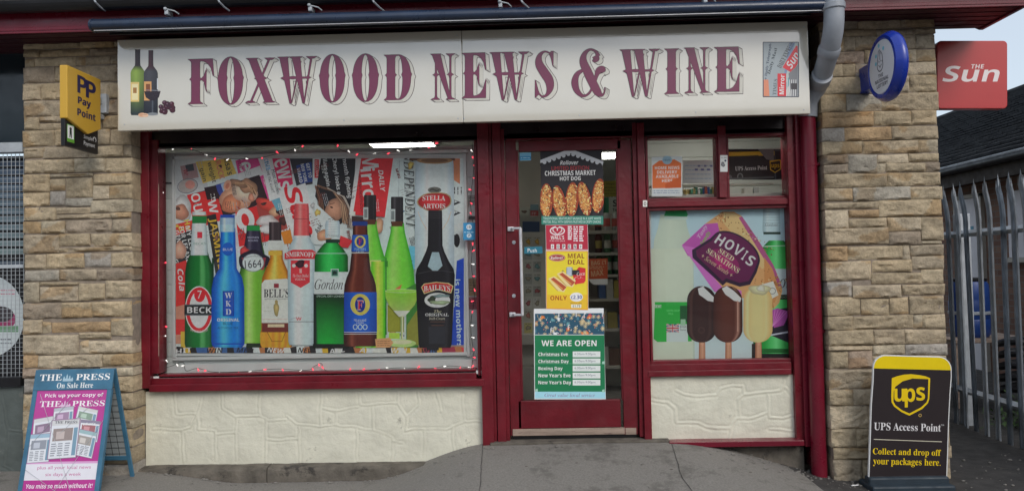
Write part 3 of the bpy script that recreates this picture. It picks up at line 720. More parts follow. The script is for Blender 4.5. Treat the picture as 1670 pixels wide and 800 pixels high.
def diamond(cx, cy, r): return [(cx-r, cy), (cx-r*.25, cy-r*.35), (cx, cy-r*.8), (cx+r*.25, cy-r*.35), (cx+r, cy), (cx+r*.25, cy+r*.35), (cx, cy+r*.8), (cx-r*.25, cy+r*.35)]
G = {}
G['F'] = (158, [stem(46, 26, 46), [(60, 0), (150, 0), (158, 110), (152, 108), (140, 60), (120, 30), (96, 16), (72, 13), (60, 13)], [(70, 126), (84, 124), (97, 108), (108, 75), (113, 60), (113, 215), (108, 200), (98, 150), (86, 138), (70, 136)]])
G['E'] = (158, [stem(46, 26, 46), [(60, 0), (150, 0), (158, 110), (152, 108), (140, 60), (120, 30), (96, 16), (72, 13), (60, 13)], [(70, 126), (84, 124), (97, 108), (108, 75), (113, 60), (113, 215), (108, 200), (98, 150), (86, 138), (70, 136)],
                [(60, 290), (155, 290), (158, 165), (152, 180), (138, 230), (118, 262), (96, 274), (72, 277), (60, 277)]])
G['O'] = (180, [crescent(90, 80, 26, -8, 296, 132, -1), crescent(90, 80, 26, -8, 296, 132, 1)])
G['D'] = (180, [stem(44, 26, 44), crescent(92, 80, 28, 0, 290, 132, 1), [(44, 0), (96, 0), (96, 6), (44, 8)], [(44, 282), (96, 284), (96, 290), (44, 290)]])
G['I'] = (92, [stem(46, 26, 46)])
G['X'] = (180, [diag(36, 142, 25, 25), diag(146, 26, 6, 6), serif(36, 38, 0, 1), serif(142, 38, 290, -1), serif(146, 32, 0, 1, 12), serif(26, 32, 290, -1, 12), diamond(72, 132, 22), diamond(108, 132, 22)])
G['W'] = (255, [diag(38, 84, 27, 6), diag(118, 168, 27, 6), diag(148, 92, 5, 2, 30, 285), diag(220, 172, 6, 3), serif(38, 38, 0, 1), serif(118, 42, 0, 1), serif(220, 34, 0, 1, 13), [(70, 126), (100, 122), (132, 126), (132, 136), (100, 140), (70, 136)], diamond(46, 132, 26), diamond(196, 132, 22), [(150, 126), (200, 128), (200, 136), (150, 138)]])
G['N'] = (150, [diag(34, 118, 26, 8), stem(34, 5, 28, 0, 290, 132, 14, 30, 24), stem(122, 5, 26, 0, 290, 132, 16, 26, 28)[0:26], serif(32, 32, 0, 1)])
# S and ampersand: curves swept with varying width
def swept(pts, n=44):
    P = []
    m_ = len(pts)-1
    for k in range(n+1):
        t = k/n*m_; i = min(int(t), m_-1); f = t-i
        p0, p1, p2, p3 = pts[max(0, i-1)], pts[i], pts[i+1], pts[min(m_, i+2)]
        P.append(tuple(.5*((2*p1[j])+(-p0[j]+p2[j])*f+(2*p0[j]-5*p1[j]+4*p2[j]-p3[j])*f*f+(-p0[j]+3*p1[j]-3*p2[j]+p3[j])*f**3) for j in range(3)))
    A, B = [], []
    for k, p in enumerate(P):
        a, c = P[max(0, k-1)], P[min(n, k+1)]; dx, dy = c[0]-a[0], c[1]-a[1]; l = math.hypot(dx, dy) or 1; w_ = max(1.5, p[2])
        A.append((p[0]-dy/l*w_, p[1]+dx/l*w_)); B.append((p[0]+dy/l*w_, p[1]-dx/l*w_))
    return A+B[::-1]
G['S'] = (128, [swept([(112, 45, 2), (96, 12, 4), (62, 2, 5), (32, 28, 14), (28, 75, 24), (58, 128, 28), (92, 180, 28), (100, 230, 22), (82, 272, 10), (52, 286, 5), (26, 262, 4), (12, 215, 3)]), [(106, 0), (122, 0), (122, 100), (116, 88), (108, 50), (96, 20)], [(2, 180), (8, 186), (20, 240), (34, 272), (20, 276), (8, 290), (2, 290)]])
G['&'] = (212, [swept([(150, 38, 20), (158, 56, 18), (146, 70, 8), (132, 64, 4)][::-1]), swept([(170, 40, 14), (150, 8, 7), (112, -2, 7), (78, 26, 15), (70, 72, 24), (96, 130, 27), (130, 200, 27), (165, 262, 24), (195, 284, 8), (212, 262, 4), (214, 236, 3)]),
                swept([(104, 128, 6), (70, 126, 8), (30, 150, 15), (14, 200, 22), (30, 255, 17), (70, 286, 8), (110, 268, 6), (142, 210, 8), (158, 160, 12), (172, 132, 20), (196, 124, 22), (206, 140, 12)])])
word = [('F', 307, 96.5, 349, 170), ('O', 353.5, 95, 398.5, 169.5), ('X', 402, 95, 449, 168), ('W', 453, 93, 517, 169), ('O', 519.5, 91, 564.5, 166), ('O', 573, 90, 619, 165), ('D', 626.5, 89.5, 672, 163.5),
        ('N', 702, 88, 742, 163), ('E', 753.5, 86.5, 793, 160.5), ('W', 799, 85.5, 863, 163.5), ('S', 872, 84, 904, 159), ('&', 934, 82, 986, 158), ('W', 1011, 81, 1076, 158), ('I', 1083.6, 79.5, 1107, 153.5), ('N', 1115.5, 78, 1156, 152), ('E', 1165, 77, 1206, 150)]
P = Print((0, SY-.0003, 0), FRONT, 1.35)
def inflate(p, d):
    a = sum(p[i-1][0]*p[i][1]-p[i][0]*p[i-1][1] for i in range(len(p))); sg_ = 1 if a > 0 else -1; o = []
    n = len(p)
    for i in range(n):
        ax, ay = p[i][0]-p[i-1][0], p[i][1]-p[i-1][1]; bx_, by = p[(i+1) % n][0]-p[i][0], p[(i+1) % n][1]-p[i][1]
        la, lb = math.hypot(ax, ay) or 1e-6, math.hypot(bx_, by) or 1e-6; nx, ny = (ay/la+by/lb), (-ax/la-bx_/lb); l = math.hypot(nx, ny) or 1
        k = min(1.8, 2/l/ max(.5, 1)); o.append((p[i][0]+nx/l*d*k*sg_, p[i][1]+ny/l*d*k*sg_))
    return o
LINE, FILL, PUR = (66, 50, 54), (184, 182, 173), (104, 42, 70)
SHX, SHY = 6.0, 3.6
def letters_at(L, l, t, r, bo):
    wd, polys = G[L]; k = (bo-t)/290; kx = (r-l)/wd
    return [[(l+x*kx, t+y*k-(x*kx)*.021) for x, y in p] for p in polys]
for L, l, t, r, bo in word:
    Q = letters_at(L, l, t+.4, r, bo)
    for f in (1.0, .66, .33):
        for p in Q: P.poly([(x+SHX*f, y+SHY*f) for x, y in inflate(p, .75)], LINE)
    for f in (1.0, .66, .33):
        for p in Q: P.poly([(x+SHX*f, y+SHY*f) for x, y in inflate(p, -.15)], FILL)
    for p in Q: P.poly(inflate(p, .55), LINE)
    for p in Q: P.poly(inflate(p, -.1), PUR)
at_root(P.build('lettering', MAT['printed_gloss'], sg), sg)
# picture of bottles, glass and grapes
P = Print((0, SY-.0003, 0), FRONT, 1.3)
def wine(cx, top, bot, hw, neck, c1, c2, foil):
    pr = [(top, neck), (top+22, neck), (top+26, neck*1.1), (top+34, hw*.9), (top+38, hw), (bot-3, hw), (bot, hw*.9)]
    def fn(u, v):
        e = 1-abs(u-.35)*.9; base = foil if v < .26 else (c1 if v < .40 else c2); k = .55+.6*max(0, e)
        return tuple(min(255, q*k) for q in base)
    P.shape(cx, pr, fn, 8)
wine(224.5, 81, 188, 11.5, 4.2, (120, 146, 62), (34, 44, 46), (40, 22, 26)); wine(246, 82, 187, 11.5, 4, (60, 60, 66), (22, 26, 36), (62, 26, 34))
P.rect(213, 134, 227, 166, (205, 180, 110)); P.rect(215, 137, 225, 163, (222, 205, 160)); P.rect(217, 143, 223, 152, (150, 110, 60)); P.rect(235, 133, 247, 164, (200, 150, 95)); P.rect(238, 137, 245, 150, (120, 70, 40))
P.poly([(235, 149), (262, 149), (259, 159), (252, 164), (245, 164), (238, 159)], (36, 24, 34)); P.rect(247.5, 164, 250, 184, (70, 75, 84)); P.ell(249, 186, 9, 2.4, (120, 125, 130)); P.line([(236, 147), (261, 148)], .8, (140, 140, 150)); P.rect(256, 128, 258, 146, (190, 195, 200))
rg = random.Random(2)
for k in range(26):
    u, v = rg.random(), rg.random(); P.ell(262+20*u, 165+20*v*(1-.2*u), 4.2, 3.9, (48+rg.random()*22, 22, 36)); P.ell(261+20*u, 164+20*v*(1-.2*u), 1.3, 1.1, (110, 80, 96))
P.ell(232, 187.5, 6.5, 3.5, (206, 160, 128)); P.ell(237, 188, 5, 3.2, (220, 178, 150)); P.line([(228, 188), (240, 187)], .7, (150, 100, 80))
at_root(P.build('bottle_picture', MAT['printed_gloss'], sg), sg)
P = Print((0, SY-.0003, 0), FRONT, 1.3, clip=(1244.5, 69, 1302, 158))
P.poly([(1244, 69), (1303, 69), (1303, 158), (1244, 158)], (150, 160, 165)); P.clip = (1245.5, 70, 1301, 157)
for k, (c, a) in enumerate([((120, 140, 170), -80), ((176, 186, 184), -74), ((110, 160, 165), -66), ((190, 190, 186), -58), ((170, 172, 170), -50), ((196, 194, 190), -42)]):
    P.rect(1250+k*3, 90+k*12, 1330+k*3, 104+k*12, c, a)
P.rect(1274, 88, 1316, 106, (205, 50, 60), -58); P.text('Sun', 1293, 98, 26, 12, (230, 226, 222), 'bi', -58)
P.rect(1268, 120, 1282, 160, (200, 45, 55)); P.text('Mirror', 1275, 138, 32, 8, (230, 225, 220), 'b', -88)
P.text('DAILY EXPRESS', 1281, 90, 46, 8, (60, 60, 66), 's', -62); P.text('Daily Mail', 1260, 100, 44, 6, (50, 60, 66), 's', -74); P.text('the Daily Telegraph', 1252, 104, 66, 5, (60, 70, 90), 's', -82)
P.text('TIMES', 1264, 142, 26, 6, (80, 86, 90), 's', -85); P.poly([(1244, 130), (1253, 130), (1255, 158), (1244, 158)], (205, 130, 100)); P.poly([(1286, 120), (1303, 105), (1303, 158), (1290, 158)], (120, 122, 126))
for k in range(5): P.line([(1284+k*3.5, 130), (1283+k*3.5, 157)], 1.3, (205, 205, 205))
P.rect(1290, 136, 1300, 146, (60, 56, 60)); P.clip = None
for q in ([(1244.5, 69), (1302.5, 69)], [(1244.5, 158), (1302.5, 158)], [(1244.5, 69), (1244.5, 158)], [(1302.5, 69), (1302.5, 158)]): P.line(q, 1.2, (40, 42, 60))
at_root(P.build('newspaper_picture', MAT['printed_gloss'], sg), sg)

# ================================================================== AWNING, PIPES, PROJECTING SIGNS
aw = empty('awning', 'rolled navy awning in its long metal case above the cream sign', 'awning', loc=(0, -.5, 2.9))
az = Z(750, 33, -.55); ax0, ax1 = X(151, 40, -.55), X(1346, 14, -.55); ah = Z(750, 13, -.55)-az
pr = [(-.468, ah*.9), (-.50, ah*1.03), (-.535, ah*.98), (-.565, ah*.78), (-.58, ah*.5), (-.578, ah*.25), (-.565, ah*.08), (-.55, ah*.02), (-.50, .0), (-.468, .01)]
b = MB(); b.prism([Vector((ax0, y, az+z)) for y, z in pr], (ax1-ax0, 0, 0)); at_root(b.build('case', MAT['navy'], aw, True), aw)
for xx in (ax0-.012, ax1):
    b = MB(); b.prism([Vector((xx, y-(0.004 if y < -.49 else 0), az-.004+z*1.08)) for y, z in pr], (.012, 0, 0)); at_root(b.build('end_cap', MAT['navy'], aw), aw)
b = MB(); b.box(ax0+.01, ax1-.01, -.556, -.548, az-.006, az-.001, .001); at_root(b.build('front_bar', MAT['metal'], aw), aw)
b = MB(); b.box(ax0+.05, ax1-.05, EY+.02, EY+.03, az+.004, zf0+.012, 0); at_root(b.build('back_plate', MAT['black'], aw), aw)
for px, py in ((272, 17), (506, 11), (816, 5), (1150, -3)):
    b = MB(); c = W(px, py, -.53); b.box(c.x-.012, c.x+.012, -.54, EY-.002, c.z-.03, c.z+.004, .003); b.tube([c+Vector((.004, -.01, .004)), c+Vector((.05, 0, -.006)), c+Vector((.07, .02, -.02))], .005, 6); b.ball(c+Vector((-.004, -.012, .006)), .012)
    at_root(b.build('bracket', MAT['galv'], aw, True), aw)
for px in (150, 352, 604, 846):
    cb = MB(); p0 = W(px-4, -14, -.60); p1 = W(px+6, 4, -.61); p2 = W(px+22, 18, -.52)
    cb.tube([p0, p1, (p1+p2)/2+Vector((0, -.006, -.004)), p2], .006, 8)
    tag(cb.build('gutter_strap', MAT['grey_pipe'], None, True), {150: 'thin grey strap hanging over the maroon eaves board, leftmost', 352: 'thin grey strap over the gutter above the purple letter F', 604: 'thin grey strap over the gutter above the second purple letter O pair', 846: 'thin grey strap over the gutter above the purple word in the middle'}[px], 'strap', 'grey straps over the gutter')

dp = empty('downpipe', 'grey plastic downpipe bending from the gutter into a maroon lower length', 'drainpipe', loc=(X(1330, 700, -.10), -.10, gz(1.9, -.1)))
def curve_pts(P_, n=8):
    o = []
    for i in range(len(P_)-1):
        p0, p1, p2, p3 = P_[max(0, i-1)], P_[i], P_[i+1], P_[min(len(P_)-1, i+2)]
        for k in range(n):
            f = k/n; o.append(.5*((2*p1)+(-p0+p2)*f+(2*p0-5*p1+4*p2-p3)*f*f+(-p0+3*p1-3*p2+p3)*f**3))
    return o+[P_[-1]]
px_ = X(1324, 400, -.10)
pts = [W(1358, -30, -.56), W(1360, 10, -.56), W(1359, 48, -.54), W(1352, 84, -.45), W(1342, 118, -.30), W(1333, 142, -.17)]
pts[-1].x = max(pts[-1].x, px_+.03)
b = MB(); b.tube(curve_pts(pts, 6) + [Vector((px_+.012, -.11, Z(1328, 165, -.1))), Vector((px_+.003, -.10, Z(1328, 190, -.1)))], .062, 20, True); at_root(b.build('upper_pipe', MAT['grey_pipe'], dp, True), dp)
for (a, c) in (((1359.5, 6, -.56), (1360, 16, -.56)), ((1354, 76, -.47), (1350, 90, -.43)), ((1341, 122, -.31), (1336, 134, -.22))):
    b = MB(); p, q = W(*a), W(*c); b.tube([p, p.lerp(q, .1), p.lerp(q, .9), q], [.066, .0695, .0695, .066], 20); at_root(b.build('pipe_collar', MAT['grey_pipe'], dp, True), dp)
zt = Z(1328, 166, -.1); b = MB(); b.tube([(px_, -.10, gz(1.95, -.1)-.05), (px_, -.10, zt)], .052, 22); at_root(b.build('lower_pipe', MAT['maroon_up'], dp, True), dp)
for py in (268, 540):
    z = Z(1328, py, -.1); b = MB(); b.tube([(px_, -.10, z-.012), (px_, -.10, z+.012)], .055, 22); b.box(px_+.05, px_+.085, -.11, -.09, z-.01, z+.01, .002); b.ball((px_+.082, -.11, z), .011, sub=1); at_root(b.build('pipe_clip', MAT['maroon_up'], dp, True), dp)

# yellow and black projecting sign: hangs square to the wall, face to the right
xp = (152-862)/F*(D-.27)+.0
q1, q0 = Vector((xp, -.27, 0)), Vector((xp, -.63, 0))
nrm = Vector((1, 0, 0))
def HP(px, py): return hit(px, py, Vector((xp, 0, 0)), nrm)
ps = empty('payment_sign', 'yellow and black projecting payment sign on the left stone pillar', 'sign', loc=(xp, -.2, 2.2))
TL, TR, BR, BL = HP(97, 106.5), HP(152, 122), HP(150.5, 244.5), HP(93, 238)
zt_, zb_ = (TL.z+TR.z)/2, (BR.z+HP(88, 237).z)/2; yn, yf = -.645, -.27
pth = lambda ps_, d0, d1: None
b = MB(); b.box(xp-.030, xp-.004, yn, yf, zb_, zb_+(zt_-zb_)*.70, .003); at_root(b.build('backing_panel', MAT['black'], ps), ps)
zm = zb_+(zt_-zb_)*.42; zl = zb_+(zt_-zb_)*.215; ym = yn+(yf-yn)*.60
YEL = attr_mat('yellow_sign_face', .35)
shp = [(yn-.006, zt_), (yf, zt_), (yf, zb_+(zt_-zb_)*.33), (ym, zl), (yn-.006, zb_+(zt_-zb_)*.34)]
b = MB(); b.prism([Vector((xp-.034, y, z)) for y, z in shp], (.050, 0, 0), .005); yo = b.build('yellow_shield', YEL, ps); colored(yo.data, (.62, .37, .045)); at_root(yo, ps)
P = Print((xp+.0165, 0, 0), (1, 0, 0), 1.25); A = Vector
def yz(y, z, x=xp+.017): return Vector((x, y, z))
H = zt_-zb_; Wd = yf-yn
def box_on(P_, u0, u1, v0, v1, x): P_.quad = [yz(yn+Wd*u0, zb_+H*v0, x), yz(yn+Wd*u1, zb_+H*v0, x), yz(yn+Wd*u1, zb_+H*v1, x), yz(yn+Wd*u0, zb_+H*v1, x)]
NV = (36, 32, 72)
box_on(P, .26, .86, .70, .94, xp+.017); P.text('P', .26, .5, .48, .94, NV, 'b'); P.text('P', .70, .42, .52, .94, NV, 'b')
box_on(P, .26, .90, .545, .675, xp+.017); P.text('Pay', .34, .42, .60, .90, NV, 'b'); P.text('Pay', .355, .43, .60, .90, NV, 'b')
box_on(P, .26, .90, .40, .53, xp+.017); P.text('Point', .44, .48, .86, .74, NV, 'b'); P.text('Point', .452, .49, .86, .74, NV, 'b')
P.quad = None; at_root(P.build('lettering', MAT['printed'], ps), ps)
P = Print((xp-.003, 0, 0), (1, 0, 0), 1.25)
box_on(P, .06, .27, .06, .28, xp-.0035); P.rect(0, 0, 1, 1, (92, 150, 50)); P.rect(.08, .2, .92, .95, (224, 230, 222)); P.ell(.5, .76, .16, .09, (30, 40, 30)); P.poly([(.34, .25), (.44, .25), (.5, .5), (.56, .25), (.66, .25), (.64, .68), (.36, .68)], (30, 40, 30)); P.lines(.1, .04, .9, .16, 1, (220, 230, 210), .08)
P.quad = None; at_root(P.build('green_badge', MAT['printed'], ps), ps)
P = Print((xp-.003, 0, 0), (1, 0, 0), 1.25)
box_on(P, .54, .94, .05, .22, xp-.0035); P.text('Simple', .36, .74, .66, .38, (205, 205, 205), 'r'); P.text('Payment', .46, .25, .86, .42, (205, 205, 205), 'r'); P.ring(.86, .78, .14, .2, .03, (205, 205, 205), a0=-60, a1=240, n=14); P.line([(.72, .7), (.86, 1.0), (1, .7)], .04, (205, 205, 205))
P.quad = None; at_root(P.build('small_lettering', MAT['printed'], ps), ps)
b = MB(); b.box(xp-.04, xp-.01, yf, PF+.02, zt_-H*.30, zt_-H*.22, .003); b.box(xp-.04, xp-.01, yf, PF+.02, zb_+H*.5, zb_+H*.56, .003); b.box(xp-.04, xp+.02, PF-.03, PF+.01, zt_-H*.42, zt_-H*.16, .003); at_root(b.build('wall_bracket', MAT['galv'], ps), ps)

# blue oval lottery sign
lc = Vector((2.255, -.545, 0)); lz = Z(1445, 109, -.545); ls = empty('lottery_sign', 'round blue and white projecting sign high on the right stone pillar', 'sign', loc=(lc.x, -.2, lz))
LB = mat('blue_sign_plastic', (.008, .035, .34), .3, noise_amt=.06, coat=.3)
b = MB(); b.lathe([(.17, .000), (.178, -.010), (.196, -.008), (.214, .02), (.220, .038), (.212, .06), (.19, .074), (0, .076)], (lc.x, lc.y, lz), 'x', 48); at_root(b.build('blue_rim', LB, ls, True), ls)
b = MB(); b.lathe([(0, -.006), (.168, -.006), (.172, -.001), (.172, .01)], (lc.x, lc.y, lz), 'x', 48); at_root(b.build('white_disc', mat('white_sign_disc', (.72, .74, .80), .3), ls, True), ls)
b = MB(); b.box(lc.x+.015, lc.x+.085, PF-.17, PF+.02, lz-.085, lz+.085, .008); at_root(b.build('mounting_box', LB, ls), ls)
P = Print((lc.x-.0066, 0, 0), (-1, 0, 0), 1.2)
# u runs from the wall outwards (left to right as seen), v up
y_w, y_o = lc.y+.15, lc.y-.15
P.quad = [Vector((lc.x-.0066, y_w, lz-.15)), Vector((lc.x-.0066, y_o, lz-.15)), Vector((lc.x-.0066, y_o, lz+.15)), Vector((lc.x-.0066, y_w, lz+.15))]
DK = (30, 34, 60)
P.text('THE', .46, .33, .22, .075, DK, 'b'); P.text('NATIONAL', .50, .225, .60, .08, DK, 'b'); P.text('LOTTERY', .52, .12, .50, .08, DK, 'b')
P.ring(.45, .55, .14, .14, .022, DK, a0=150, a1=395, n=20); P.line([(.33, .60), (.36, .72), (.40, .86), (.45, .88), (.46, .78), (.45, .66)], .022, DK); P.line([(.58, .60), (.56, .75), (.50, .84), (.45, .74)], .022, DK); P.line([(.39, .56), (.45, .50), (.52, .56)], .02, DK); P.ell(.41, .63, .015, .02, DK); P.ell(.50, .63, .015, .02, DK)
for a, c in (((.28, .78), -30), ((.42, .97), 0), ((.62, .86), 30), ((.26, .62), -60)): P.ell(a[0], a[1], .045, .045, (110, 180, 200), n=8)
P.quad = None; at_root(P.build('emblem', MAT['printed'], ls), ls)

# red newspaper sign on the gable side
NY = .09
rs = empty('newspaper_sign', 'square red newspaper sign with white lettering beyond the right pillar', 'sign', loc=(X(1585, 122, NY), NY, Z(1585, 122, NY)))
def rounded(l, t, r, bo, rad, n=6):
    o = []
    for cx, cy, a0 in ((r-rad, t+rad, -90), (r-rad, bo-rad, 0), (l+rad, bo-rad, 90), (l+rad, t+rad, 180)):
        for k in range(n+1): a = R(a0+90*k/n); o.append((cx+rad*math.cos(a), cy+rad*math.sin(a)))
    return o
RED = attr_mat('red_sign_acrylic', .3, coat=.1, amt=.04, nscale=3)
b = MB(); b.prism([W(px, py, NY) for px, py in rounded(1528.5, 66.5, 1643, 177, 7)], (0, .07, 0), .004); o = b.build('red_box', RED, rs); colored(o.data, (.52, .045, .048)); at_root(o, rs)
P = Print((0, NY-.0004, 0), FRONT, 1.3); P.text('Sun', 1585, 120.5, 90, 26, (214, 206, 206), 'bi', skew=.05); P.text('THE', 1594, 108.5, 21, 7, (214, 202, 202), 'bi'); at_root(P.build('lettering', MAT['printed_gloss'], rs), rs)
b = MB(); b.box(2.85, X(1540, 100, NY)+.02, NY+.02, NY+.05, Z(1585, 100, NY), Z(1585, 92, NY), .002); at_root(b.build('wall_bracket', MAT['galv'], rs), rs); b = MB(); b.box(2.85, X(1540, 150, NY)+.02, NY+.02, NY+.05, Z(1585, 156, NY), Z(1585, 148, NY), .002); at_root(b.build('wall_bracket', MAT['galv'], rs), rs)

# ================================================================== BIG WINDOW DISPLAY
BY = .13                                      # board front
CL = (287, 258.5, 756.5, 575)
bd = empty('display_board', 'large printed board of bottles over newspaper covers inside the big window', 'poster board', loc=(X(520, 420, BY), BY, Z(520, 577, BY)))
b = MB(); b.prism([W(px, py, BY+.004) for px, py in ((285, 257), (759, 251), (761, 577.5), (285, 580))], (0, .012, 0)); at_root(b.build('backing_sheet', MAT['glossw'], bd), bd)
b = MB()
for l, r, t, bo in ((280.5, 285, 253, 584), (758.5, 763, 250, 581)): pbox(b, l, r, t, bo, BY-.008, BY+.02, .002)
for l, r, t, bo in ((280.5, 763, 248.5, 254.5), (280.5, 763, 577.8, 583)): pbox(b, l, r, t, bo, BY-.008, BY+.02, .002)
at_root(b.build('white_frame', MAT['glossw'], bd), bd)
P = Print((0, BY, 0), FRONT, 1.6, clip=CL)
G_ = 1
WHT, BLK = (205, 210, 212), (32, 30, 36)
P.rect(287, 258, 757, 576, (188, 198, 204))
# --- collage of covers, back to front
P.poly([(287, 258), (330, 258), (346, 340), (287, 352)], (176, 178, 180)); P.rect(300, 270, 314, 282, (110, 112, 118), -12); P.rect(296, 268, 322, 292, (150, 120, 122), -12); P.rect(303, 268, 316, 279, (60, 64, 72), -10); P.text('W!', 303, 281, 10, 7, (150, 60, 70), 'b', 80); P.ell(307, 303, 16, 11, (160, 152, 150), -12); P.ell(310, 301, 8, 7, (190, 130, 120))
P.ring(306, 303, 17, 12, 1.2, (110, 110, 118), -12)
P.poly([(319, 264), (376, 258), (386, 283), (331, 299)], (206, 168, 82))
P.text("lisa's", 373, 272, 26, 10, (70, 66, 60), 'b', 76); P.text('ROCK', 359, 277, 30, 9, (214, 110, 98), 'b', 76); P.text('weight', 345, 281, 34, 10, (74, 68, 60), 'b', 76); P.text('gain', 331, 285, 22, 9, (74, 68, 60), 'b', 76)
P.poly([(384, 262), (420, 256), (446, 330), (400, 338)], (196, 66, 128)); P.poly([(386, 284), (424, 270), (430, 285), (392, 300)], (212, 210, 216)); P.text('el', 404, 274, 22, 26, (214, 208, 214), 'b', 72); P.text('now!', 392, 268, 16, 7, (150, 40, 90), 'b', 74); P.lines(421, 292, 433, 304, 3, (220, 190, 205), 1, 74)
P.ell(418, 316, 14, 24, (206, 196, 206), -14)
# tilted cover with a close portrait (anonymous sitter)
P.poly([(305, 318), (374, 300), (423, 285), (438, 328), (372, 352), (320, 366)], (46, 30, 34)); P.poly([(350, 302), (384, 292), (388, 312), (360, 322)], (52, 66, 140)); P.poly([(360, 300), (366, 298), (372, 316), (366, 318)], (150, 170, 210))
P.poly([(305, 318), (352, 308), (366, 360), (318, 372)], (196, 44, 44)); P.poly([(333, 306), (352, 302), (358, 324), (338, 326)], (40, 24, 30)); P.text('OU', 321, 330, 30, 15, WHT, 'b', 78); P.text("'W", 347, 335, 26, 14, WHT, 'b', 78)
P.blob(386, 322, 27, 24, (216, 150, 122), 3, .12, -30); P.blob(377, 332, 17, 14, (206, 124, 92), 5, .15, -30); P.blob(399, 313, 21, 17, (226, 180, 160), 7, .12, 20); P.blob(405, 304, 15, 12, (172, 128, 100), 9, .25, 40); P.blob(388, 299, 14, 6, (150, 112, 90), 4, .3, 20); P.ell(371, 302, 6, 9, (208, 146, 122), 20); P.ell(371, 303, 3, 5, (180, 110, 90), 20)
P.strands([(384, 300), (398, 298), (410, 304), (417, 316)], 5, 26, [(176, 130, 96), (140, 98, 72), (200, 160, 124), (110, 76, 58)], 8, .7); P.line([(385, 336), (392, 341), (396, 346)], 2.2, (150, 60, 56)); P.line([(394, 326), (400, 331)], 1.4, (100, 60, 50)); P.blob(410, 322, 5, 7, (196, 130, 108), 2, .2); P.line([(413, 311), (417, 318)], 1.6, (90, 60, 50))
P.blob(297, 340, 17, 20, (198, 198, 200), 6, .2); P.blob(295, 346, 12, 14, (188, 130, 108), 8, .2); P.blob(290, 340, 4, 3, (90, 60, 54), 1); P.poly([(284, 366), (318, 358), (322, 374), (286, 384)], (200, 60, 50)); P.text('Ho', 306, 366, 16, 9, (228, 176, 66), 'b', 76); P.text('a', 296, 372, 8, 9, (228, 176, 66), 'b', 76); P.text('L', 288, 372, 10, 8, (228, 176, 66), 'b', 76)
P.poly([(287, 384), (320, 372), (350, 470), (287, 480)], (44, 46, 50)); P.text('MY LEG', 310, 388, 40, 8, WHT, 'b', 78); P.text('FOR LEE AXE', 302, 398, 58, 7.5, WHT, 'b', 78); P.text('GENUINE', 293, 398, 46, 7.5, WHT, 'b', 78); P.text('GIANT', 290, 440, 36, 7, WHT, 'b', 80)
P.poly([(286, 430), (304, 424), (308, 500), (286, 505)], (196, 54, 52)); P.text('Cola', 296, 456, 36, 10, (220, 200, 200), 'bi', 84); P.blob(294, 408, 9, 16, (206, 150, 130), 4, .2); P.poly([(286, 500), (305, 495), (308, 560), (286, 560)], (186, 130, 110)); P.rect(286, 520, 302, 545, (196, 50, 50)); P.rect(295, 540, 308, 565, (206, 166, 60))
P.poly([(337, 352), (352, 348), (374, 470), (356, 474)], (40, 36, 38)); P.text('JASMINE', 353, 397, 84, 14, (214, 160, 50), 'b', 80); P.text('BLO', 360, 370, 20, 8, WHT, 'b', 80)
P.poly([(384, 346), (430, 332), (444, 392), (390, 402)], (204, 42, 44)); P.ring(400, 358, 15, 19, 9, (218, 216, 218), -14); P.text('K', 412, 384, 26, 24, (218, 216, 218), 'b', 78); P.text('CELEBRITY', 385, 390, 46, 6, (225, 180, 190), 'b', 78)
P.poly([(418, 334), (456, 322), (470, 372), (430, 386)], (150, 60, 56)); P.blob(440, 334, 20, 12, (200, 66, 56), 3, .3, 10); P.blob(448, 345, 9, 8, (206, 150, 120), 5); P.blob(457, 343, 7, 8, (60, 34, 34), 2); P.blob(436, 360, 16, 10, (206, 190, 190), 8, .3); P.blob(462, 360, 6, 8, (70, 40, 36), 3); P.poly([(440, 322), (458, 318), (464, 340), (452, 344)], (96, 150, 170)); P.blob(436, 374, 14, 8, (220, 216, 214), 1, .3)
P.poly([(424, 262), (440, 258), (456, 322), (440, 328)], (208, 210, 214)); P.text('TV love rat ever!', 440, 288, 52, 6, (40, 44, 56), 'r', 76); P.text('Most deluded', 450, 296, 40, 6, (40, 44, 56), 'r', 76); P.text('CELEB', 436, 268, 18, 7, (90, 160, 200), 'b', 76)
P.poly([(444, 258), (472, 256), (478, 300), (456, 310)], (204, 40, 88)); P.text('ew', 461, 276, 34, 22, (216, 208, 214), 'b', 74); P.text('s', 463, 302, 12, 18, (216, 208, 214), 'b', 74)
P.poly([(472, 256), (510, 256), (510, 300), (484, 304)], (46, 44, 52)); P.poly([(483, 270), (508, 264), (510, 296), (490, 300)], (40, 62, 124)); P.text('GET TO', 504, 278, 24, 5.5, WHT, 'b', 78); P.text('NEW YORK', 496, 282, 30, 5.5, WHT, 'b', 78); P.text('WARD', 489, 286, 24, 5.5, WHT, 'b', 78)
P.poly([(454, 314), (498, 298), (520, 380), (476, 396)], (204, 204, 206)); P.text('S', 479, 318, 27, 27, (208, 36, 44), 'bi', 76); P.text('u', 487, 345, 24, 25, (208, 36, 44), 'bi', 76); P.text('n', 496, 372, 24, 25, (208, 36, 44), 'bi', 76); P.lines(452, 380, 490, 394, 3, (150, 80, 60), 1.5, 76); P.poly([(458, 378), (474, 374), (478, 396), (464, 398)], (206, 120, 40))
P.poly([(510, 256), (524, 256), (524, 270), (512, 294)], (206, 204, 206)); P.rect(513, 260, 520, 290, (196, 40, 44)); P.text('EXCLUSIVE', 516.5, 275, 26, 4, WHT, 'b', 86)
P.poly([(524, 256), (580, 256), (576, 352), (545, 372), (514, 320)], (34, 30, 34)); P.blob(546, 342, 15, 20, (176, 128, 104), 4, .15, 20); P.ell(541, 338, 2.6, 1.4, (60, 36, 30), 20); P.line([(537, 333), (546, 331)], 1, (80, 50, 40))
